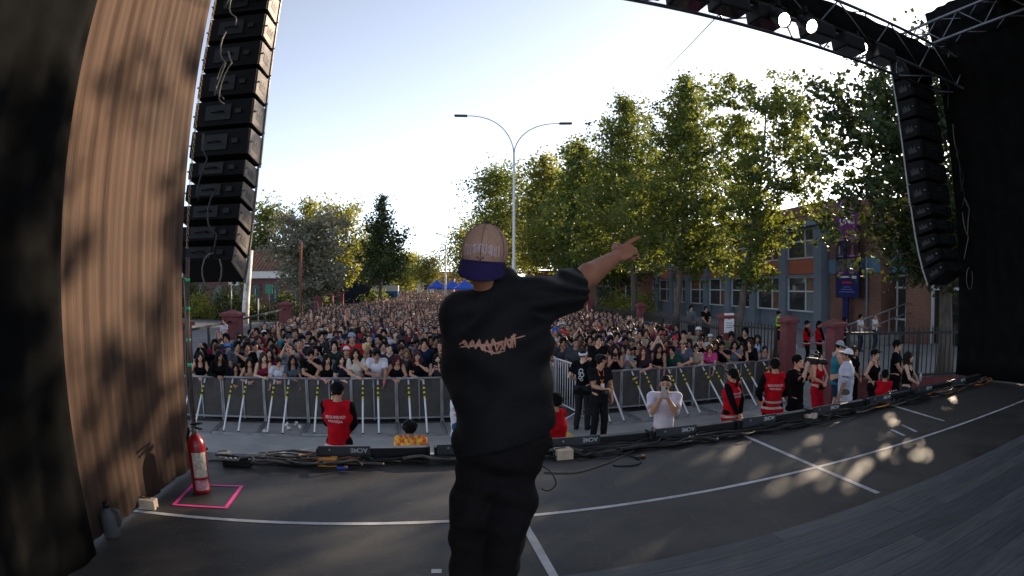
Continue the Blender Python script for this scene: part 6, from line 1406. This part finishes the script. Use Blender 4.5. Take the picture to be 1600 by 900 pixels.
# ================================================================ things on the stage
EXR = mat('extinguisher_red', (.26, .005, .013), .3, .1, 5, spec=.6)
ep = on(316, 768, STZ); ex = empty('fire_extinguisher', ep, R(-20), 'red fire extinguisher standing in the pink taped square', 'fire extinguisher')
MB().lathe([(0, .0), (.066, .0), (.070, .012), (.070, .36), (.062, .40), (.035, .435), (.024, .445), (0, .445)], n=24).build('cylinder', EXR, ex)
vl = MB().lathe([(.022, .44), (.022, .49), (.012, .50), (0, .50)], n=12).build('valve', STEEL, ex); MB().box((.03, 0, .525), (.13, .022, .014), Matrix.Rotation(R(-12), 3, 'Y')).build('lever', DARKM, vl); MB().box((.03, 0, .495), (.11, .022, .012)).build('carry_handle', DARKM, vl)
MB().lathe([(.018, -.01), (.018, .01)], (-.035, 0, .47), 12, rot=Matrix.Rotation(R(90), 3, 'Y')).build('gauge', WHITE_TAPE, vl)
MB().tube([(-.02, .0, .47), (-.07, .0, .47), (-.10, .0, .40), (-.095, .0, .2), (-.09, .0, .12)], .012, 8).build('hose', CABLE, ex)
lv = [];
for j in range(2):
    for i in range(11): a = R(-75) + R(95) * i / 10; lv.append((.0715 * math.cos(a), .0715 * math.sin(a), .13 + j * .19))
MB().add(lv, [(i, i + 1, 12 + i, 11 + i) for i in range(10)], 0, True).build('label', mat('ext_label', (.45, .42, .34), .5, .35, 45), ex)
lv = []
for j in range(2):
    for i in range(11): a = R(-75) + R(95) * i / 10; lv.append((.0715 * math.cos(a), .0715 * math.sin(a), .03 + j * .08))
MB().add(lv, [(i, i + 1, 12 + i, 11 + i) for i in range(10)], 0, True).build('small_label', mat('ext_label2', (.50, .25, .28), .5, .35, 45), ex)
# flight case, jug and power box at the far left
jp = on(176, 838, STZ); jg = empty('plastic_jug', jp, R(30), 'pale grey plastic jug with dark cap on the floor at far left', 'jug')
MB().lathe([(0, 0), (.055, 0), (.060, .02), (.060, .13), (.045, .17), (.022, .19), (.020, .205), (0, .205)], n=16, rot=Matrix.Diagonal((1, .7, 1))).build('body', mat('jug_plastic', (.07, .072, .075), .5, .1), jg)
MB().lathe([(.024, .195), (.024, .225), (0, .225)], n=14).build('cap', DARKM, jg); MB().tube([(.03, 0, .185), (.075, 0, .17), (.082, 0, .11), (.058, 0, .07)], .012, 8).build('handle', mat('jug_plastic', (.30, .31, .32)), jg)
def block(px, py, sz, rz, m, label, nm='wood_block', cat='block', extra=True):
    p = on(px, py, STZ); r = empty(nm, p, rz, label, cat); MB().rbox((0, 0, sz[2] / 2), sz, .006).build('body', m, r)
    if extra: MB().tube([(-sz[0] / 2 - .01, 0, .004), (-sz[0] / 2, 0, sz[2] + .004), (sz[0] * .1, .01, sz[2] + .008), (sz[0] / 2 + .01, 0, .004)], .005, 6).build('cable_over', CABLE, r)
    return r
WOODP = mat('pale_wood', (.50, .40, .30), .7, .2, 9, .1, stretch=(1, 8, 1))
block(233, 794, (.13, .08, .07), R(12), WOODP, 'pale power box on the floor beside the curtain', 'power_box', 'box')
block(352, 716, (.12, .09, .06), R(20), WOODP, 'small pale wood block under cables at the left stage edge')
og_ = block(513, 727, (.16, .10, .07), R(8), mat('sunlit_block', (.70, .30, .06), .6, .15, 8), 'block coloured sunlit orange at the left end of the light bars')  # orange light falling on the block is put into its colour
block(880, 716, (.15, .12, .09), R(14), WOODP, 'pale wooden block on the cables right of the performer')
block(1264, 658, (.16, .12, .09), R(20), WOODP, 'pale wooden block on cables before the man in white cap')
# light battens along the edge
SILVT = mat('ramp_alu', (.30, .29, .28), .4, .15, 6, metal=.7); BATW = mat('batten_print', (.45, .46, .48), .5, .05)
def batten(s, n, label, L=.98, long_top=True):
    r = empty('light_batten', SP(s, n), AX, label, 'stage light', 'light battens along the stage edge')
    MB().box((0, .0, .075), (L, .075, .085)).build('housing', DARKM, r)
    MB().box((0, -.0, .122), (L * .98, .072, .008)).build('top_plate', mat('batten_top', (.028, .03, .034), .45, .2), r)
    MB().box((-L * .25, -.045, .10), (L * .46, .022, .10)).build('control_box', mat('batten_box', (.035, .038, .043), .45, .2, 9), r)
    lettering('ACME', .055, BATW, r, (-L * .12, -.0565, .115), (R(90), R(180), 0), depth=.0008, bold=.001); lettering('ip', .03, BATW, r, (-L * .38, -.0565, .115), (R(90), R(180), 0), depth=.0008)
    for x in (-L * .42, L * .42): MB().box((x, 0, .016), (.05, .13, .032)).build('foot', DARKM, r)
    MB().box((L * .49, -.02, .085), (.02, .10, .11)).build('end_cap', DARKM, r)
    return r
names = ('leftmost light batten beside the orange block', 'second light batten, ending behind the performer', 'light batten just behind the performer\'s legs', 'light batten right of the performer, below the lanyard man', 'light batten below the man filming with a phone', 'light batten below the ponytailed guard', 'light batten below the two-striped guard', 'sunlit light batten below the woman in red', 'rightmost bright light batten near the dapples')
for k, nm in enumerate(names): batten(-1.25 + k * 1.02, -.16, nm)
tr_ = MB().box((3.0, -.02, .02), (9.2, .05, .03)).build('edge_rail', SILVT, None, SP(0, -.07), AX); tag(tr_, 'thin bare metal rail along the stage front edge', 'rail')
# cables
def cable(label, s0, s1, n0, spread, m, r=.007, waves=6, seed=0, z=.0, nm='cable'):
    rs_ = random.Random(seed); n = 44; pts = []; ph = rs_.uniform(0, 6); a2 = rs_.uniform(.4, 1)
    for i in range(n + 1):
        u = i / n; s = s0 + (s1 - s0) * u + .04 * math.sin(u * 23 + ph)
        pts.append(SP(s, n0 + spread * math.sin(u * waves * math.pi + ph) * a2 + .02 * math.sin(u * 31 + ph), STZ + r + z + .012 * (1 + math.sin(u * 17 + ph * 2))))
    return tag(MB().tube(pts, r, 6).build(nm, m), label, 'cable', 'cables along the stage edge')
ORC = mat('orange_cable', (.55, .19, .03), .5, .15)
cb = [(-2.7, -1.0, -.22, .05, CABLE2, 'brown cable at the left end of the stage edge'), (-2.7, 1.0, -.27, .05, CABLE, 'black cable from the left end towards the performer'), (-1.3, 2.4, -.29, .05, CABLE, 'black cable passing behind the performer\'s feet'), (.2, 3.2, -.26, .06, CABLE, 'black cable right of the performer, thickest run'), (.3, 2.6, -.32, .05, CABLE, 'black cable on the near side of the right pile'), (.3, 4.4, -.30, .05, CABLE, 'long black cable below the phone man'), (1.8, 5.2, -.27, .05, CABLE, 'black cable below the ponytailed guard'), (2.6, 6.4, -.24, .06, CABLE, 'black cable running to the right wooden block'), (3.6, 7.6, -.25, .06, CABLE, 'black cable through the sunlit tangle at right'), (4.4, 7.8, -.28, .07, ORC, 'orange cable in the sunlit tangle at right'), (5.0, 8.2, -.22, .07, CABLE2, 'brown cable at the far right of the edge'), (-1.0, .6, -.31, .04, CABLE2, 'grey-brown cable left of the performer\'s leg'), (5.6, 8.6, -.34, .06, ORC, 'orange cable at the far right end'), (4.0, 6.8, -.33, .06, CABLE2, 'pale cable loops beside the right wooden block')]
for k, (a, b_, where) in enumerate(((.25, 1.7, 'between the performer and the lanyard man'), (.2, 1.9, 'heaped in front of the pale block right of the performer'), (.4, 2.3, 'lying nearest the performer in the right pile'), (1.5, 3.3, 'below the man filming'), (2.2, 4.0, 'beside the power strip'), (3.4, 5.0, 'below the striped guard'), (4.6, 6.2, 'below the woman in red'), (5.4, 7.2, 'below the man in white cap'), (-2.6, -1.2, 'in the left heap'), (-2.4, -1.3, 'on top of the left heap'), (-.9, .1, 'just left of the performer'), (6.4, 8.4, 'at the far right under the fence'))):
    cb.append((a, b_, -.23 - .045 * (k % 5), .06, (CABLE, CABLE, CABLE2)[k % 3], 'looping %s cable %s' % (('black', 'black', 'brown')[k % 3], where)))
for k, (a, b_, where) in enumerate(((.25, 1.3, 'under the pale block'), (.6, 1.9, 'before the lanyard man'), (.9, 2.4, 'drooping before the fourth batten'), (.3, 2.0, 'bundled close to the performer'), (2.9, 4.4, 'trailing past the cross of tape'), (3.9, 5.6, 'bundled before the striped guard'), (4.9, 6.9, 'in the thick of the right tangle'), (5.8, 7.4, 'bundled before the right fence'), (-2.2, -1.25, 'wound beside the extinguisher'))):
    cb.append((a, b_, -.25 - .04 * (k % 4), .07, CABLE, 'thick black cable ' + where))
for i, (a, b_, n0, sp_, m, lb) in enumerate(cb): cable(lb, a, b_, n0, sp_, m, .0085 + .0025 * (i % 3) + (.003 if i > 25 else 0), 4 + i % 5, 20 + i, .012 * (i % 4))
def coil(s, n, label, m, turns=5, R0=.16, seed=1, sx=1.6):
    rs_ = random.Random(seed); pts = []
    for i in range(turns * 20 + 1):
        a = i / 20 * 2 * math.pi; rr_ = R0 * (1 + .22 * math.sin(i * .13 + seed) + rs_.uniform(-.03, .03)); pts.append(SP(s + sx * rr_ * math.cos(a) + .03 * math.sin(i * .05), n + .62 * rr_ * math.sin(a), STZ + .012 + i / 20 * .011 + .006 * math.sin(a * 2 + i)))
    return tag(MB().tube(pts, .0075, 6).build('cable_coil', m), label, 'cable', 'coiled cables')
coil(-1.93, -.20, 'brown coil of cable in the left heap', CABLE2, 6, .17, 2); coil(-1.60, -.22, 'orange-brown coil of cable next to the orange block', mat('brown_cable', (.22, .10, .04), .5, .2), 5, .14, 3)
coil(.75, -.38, 'black coil of cable on the near side of the pile', CABLE, 3, .10, 5); coil(5.3, -.34, 'tangled black coil in the sunlit heap at right', CABLE, 6, .15, 7); coil(6.1, -.30, 'brown coil of cable in the right heap', CABLE2, 5, .14, 9); coil(3.0, -.33, 'small black coil beside the power strip', CABLE, 4, .10, 11)
tag(MB().tube(spline([on(x, y, STZ) + V3((0, 0, .007)) for x, y in ((850, 739), (880, 740), (905, 738), (930, 731), (955, 722), (975, 712), (990, 705))]), .006, 6).build('cable', CABLE2), 'single cable curving over the floor right of the performer', 'cable')
tag(MB().tube(spline([on(x, y, STZ) + V3((0, 0, .007)) for x, y in ((985, 714), (1000, 719), (998, 726), (980, 729), (966, 729), (958, 728))]), .006, 6).build('cable', CABLE), 'short looped cable end lying on the floor with its plug', 'cable')
def strip_box(px, py, L, label, k=8, rz=AX):
    p = on(px, py, STZ); r = empty('power_strip', p, rz, label, 'power strip'); MB().rbox((0, 0, .03), (L, .09, .055), .008).build('body', DARKM, r)
    for i in range(k): MB().lathe([(.012, 0), (.012, .012), (.008, .014), (0, .014)], (-L / 2 + L * (i + .5) / k, .01, .056), 8).build('socket', WHITE_TAPE, r)
strip_box(1096, 690, .30, 'black power strip with white sockets below the ponytailed guard'); strip_box(372, 728, .26, 'dark power strip at the left end of the edge', 6); strip_box(1395, 618, .22, 'small power box near the right end of the edge', 4)
for px, py, lb, cc in ((535, 733, 'small blue and orange tool on the floor by the left battens', (.03, .08, .4)), (925, 706, 'grey marker lying on the cables', (.3, .33, .38)), (1000, 716, 'tiny black adapter on the floor', (.02, .02, .02))):
    p = on(px, py, STZ); r = empty('gadget', p, AX, lb, 'tool'); MB().rbox((0, 0, .012), (.10, .035, .022), .006).build('body', mat('gadget_%d' % px, cc, .5, .1), r); MB().rbox((.03, 0, .024), (.03, .03, .01), .003).build('button', ORC, r)
# litter at the barrier's foot
CUPM = mat('paper_cup', (.60, .58, .55), .7, .1)
for k, (px, py, lb) in enumerate(((446, 668, 'crumpled white cup leftmost of the litter heap'), (455, 672, 'white cup lying in the litter heap'), (462, 667, 'upright white cup in the litter heap'), (470, 671, 'rightmost white cup of the litter heap'), (412, 676, 'flat white cup alone left of the litter heap'), (629, 667, 'single white cup under the barrier left of the performer'))):
    p = on(px, py, .012) ; tl = rng(.6, 1.6); tag(MB().lathe([(0, 0), (.03, 0), (.042, .10), (.040, .10), (.029, .005)], (0, 0, .035), 10, rot=rotz(rng(0, 6)) @ Matrix.Rotation(tl, 3, 'X')).build('paper_cup', CUPM, None, (p.x, p.y, .012)), lb, 'cup', 'litter at the barrier foot')
tag(MB().rbox((0, 0, .03), (.14, 1.1, .05), .01).build('cable_ramp', mat('ramp_yellow', (.50, .33, .06), .7, .15), None, on(892, 686) + V3((0, 0, .012)), R(14)), 'yellow cable ramp on the pit floor beside the guard', 'cable ramp')
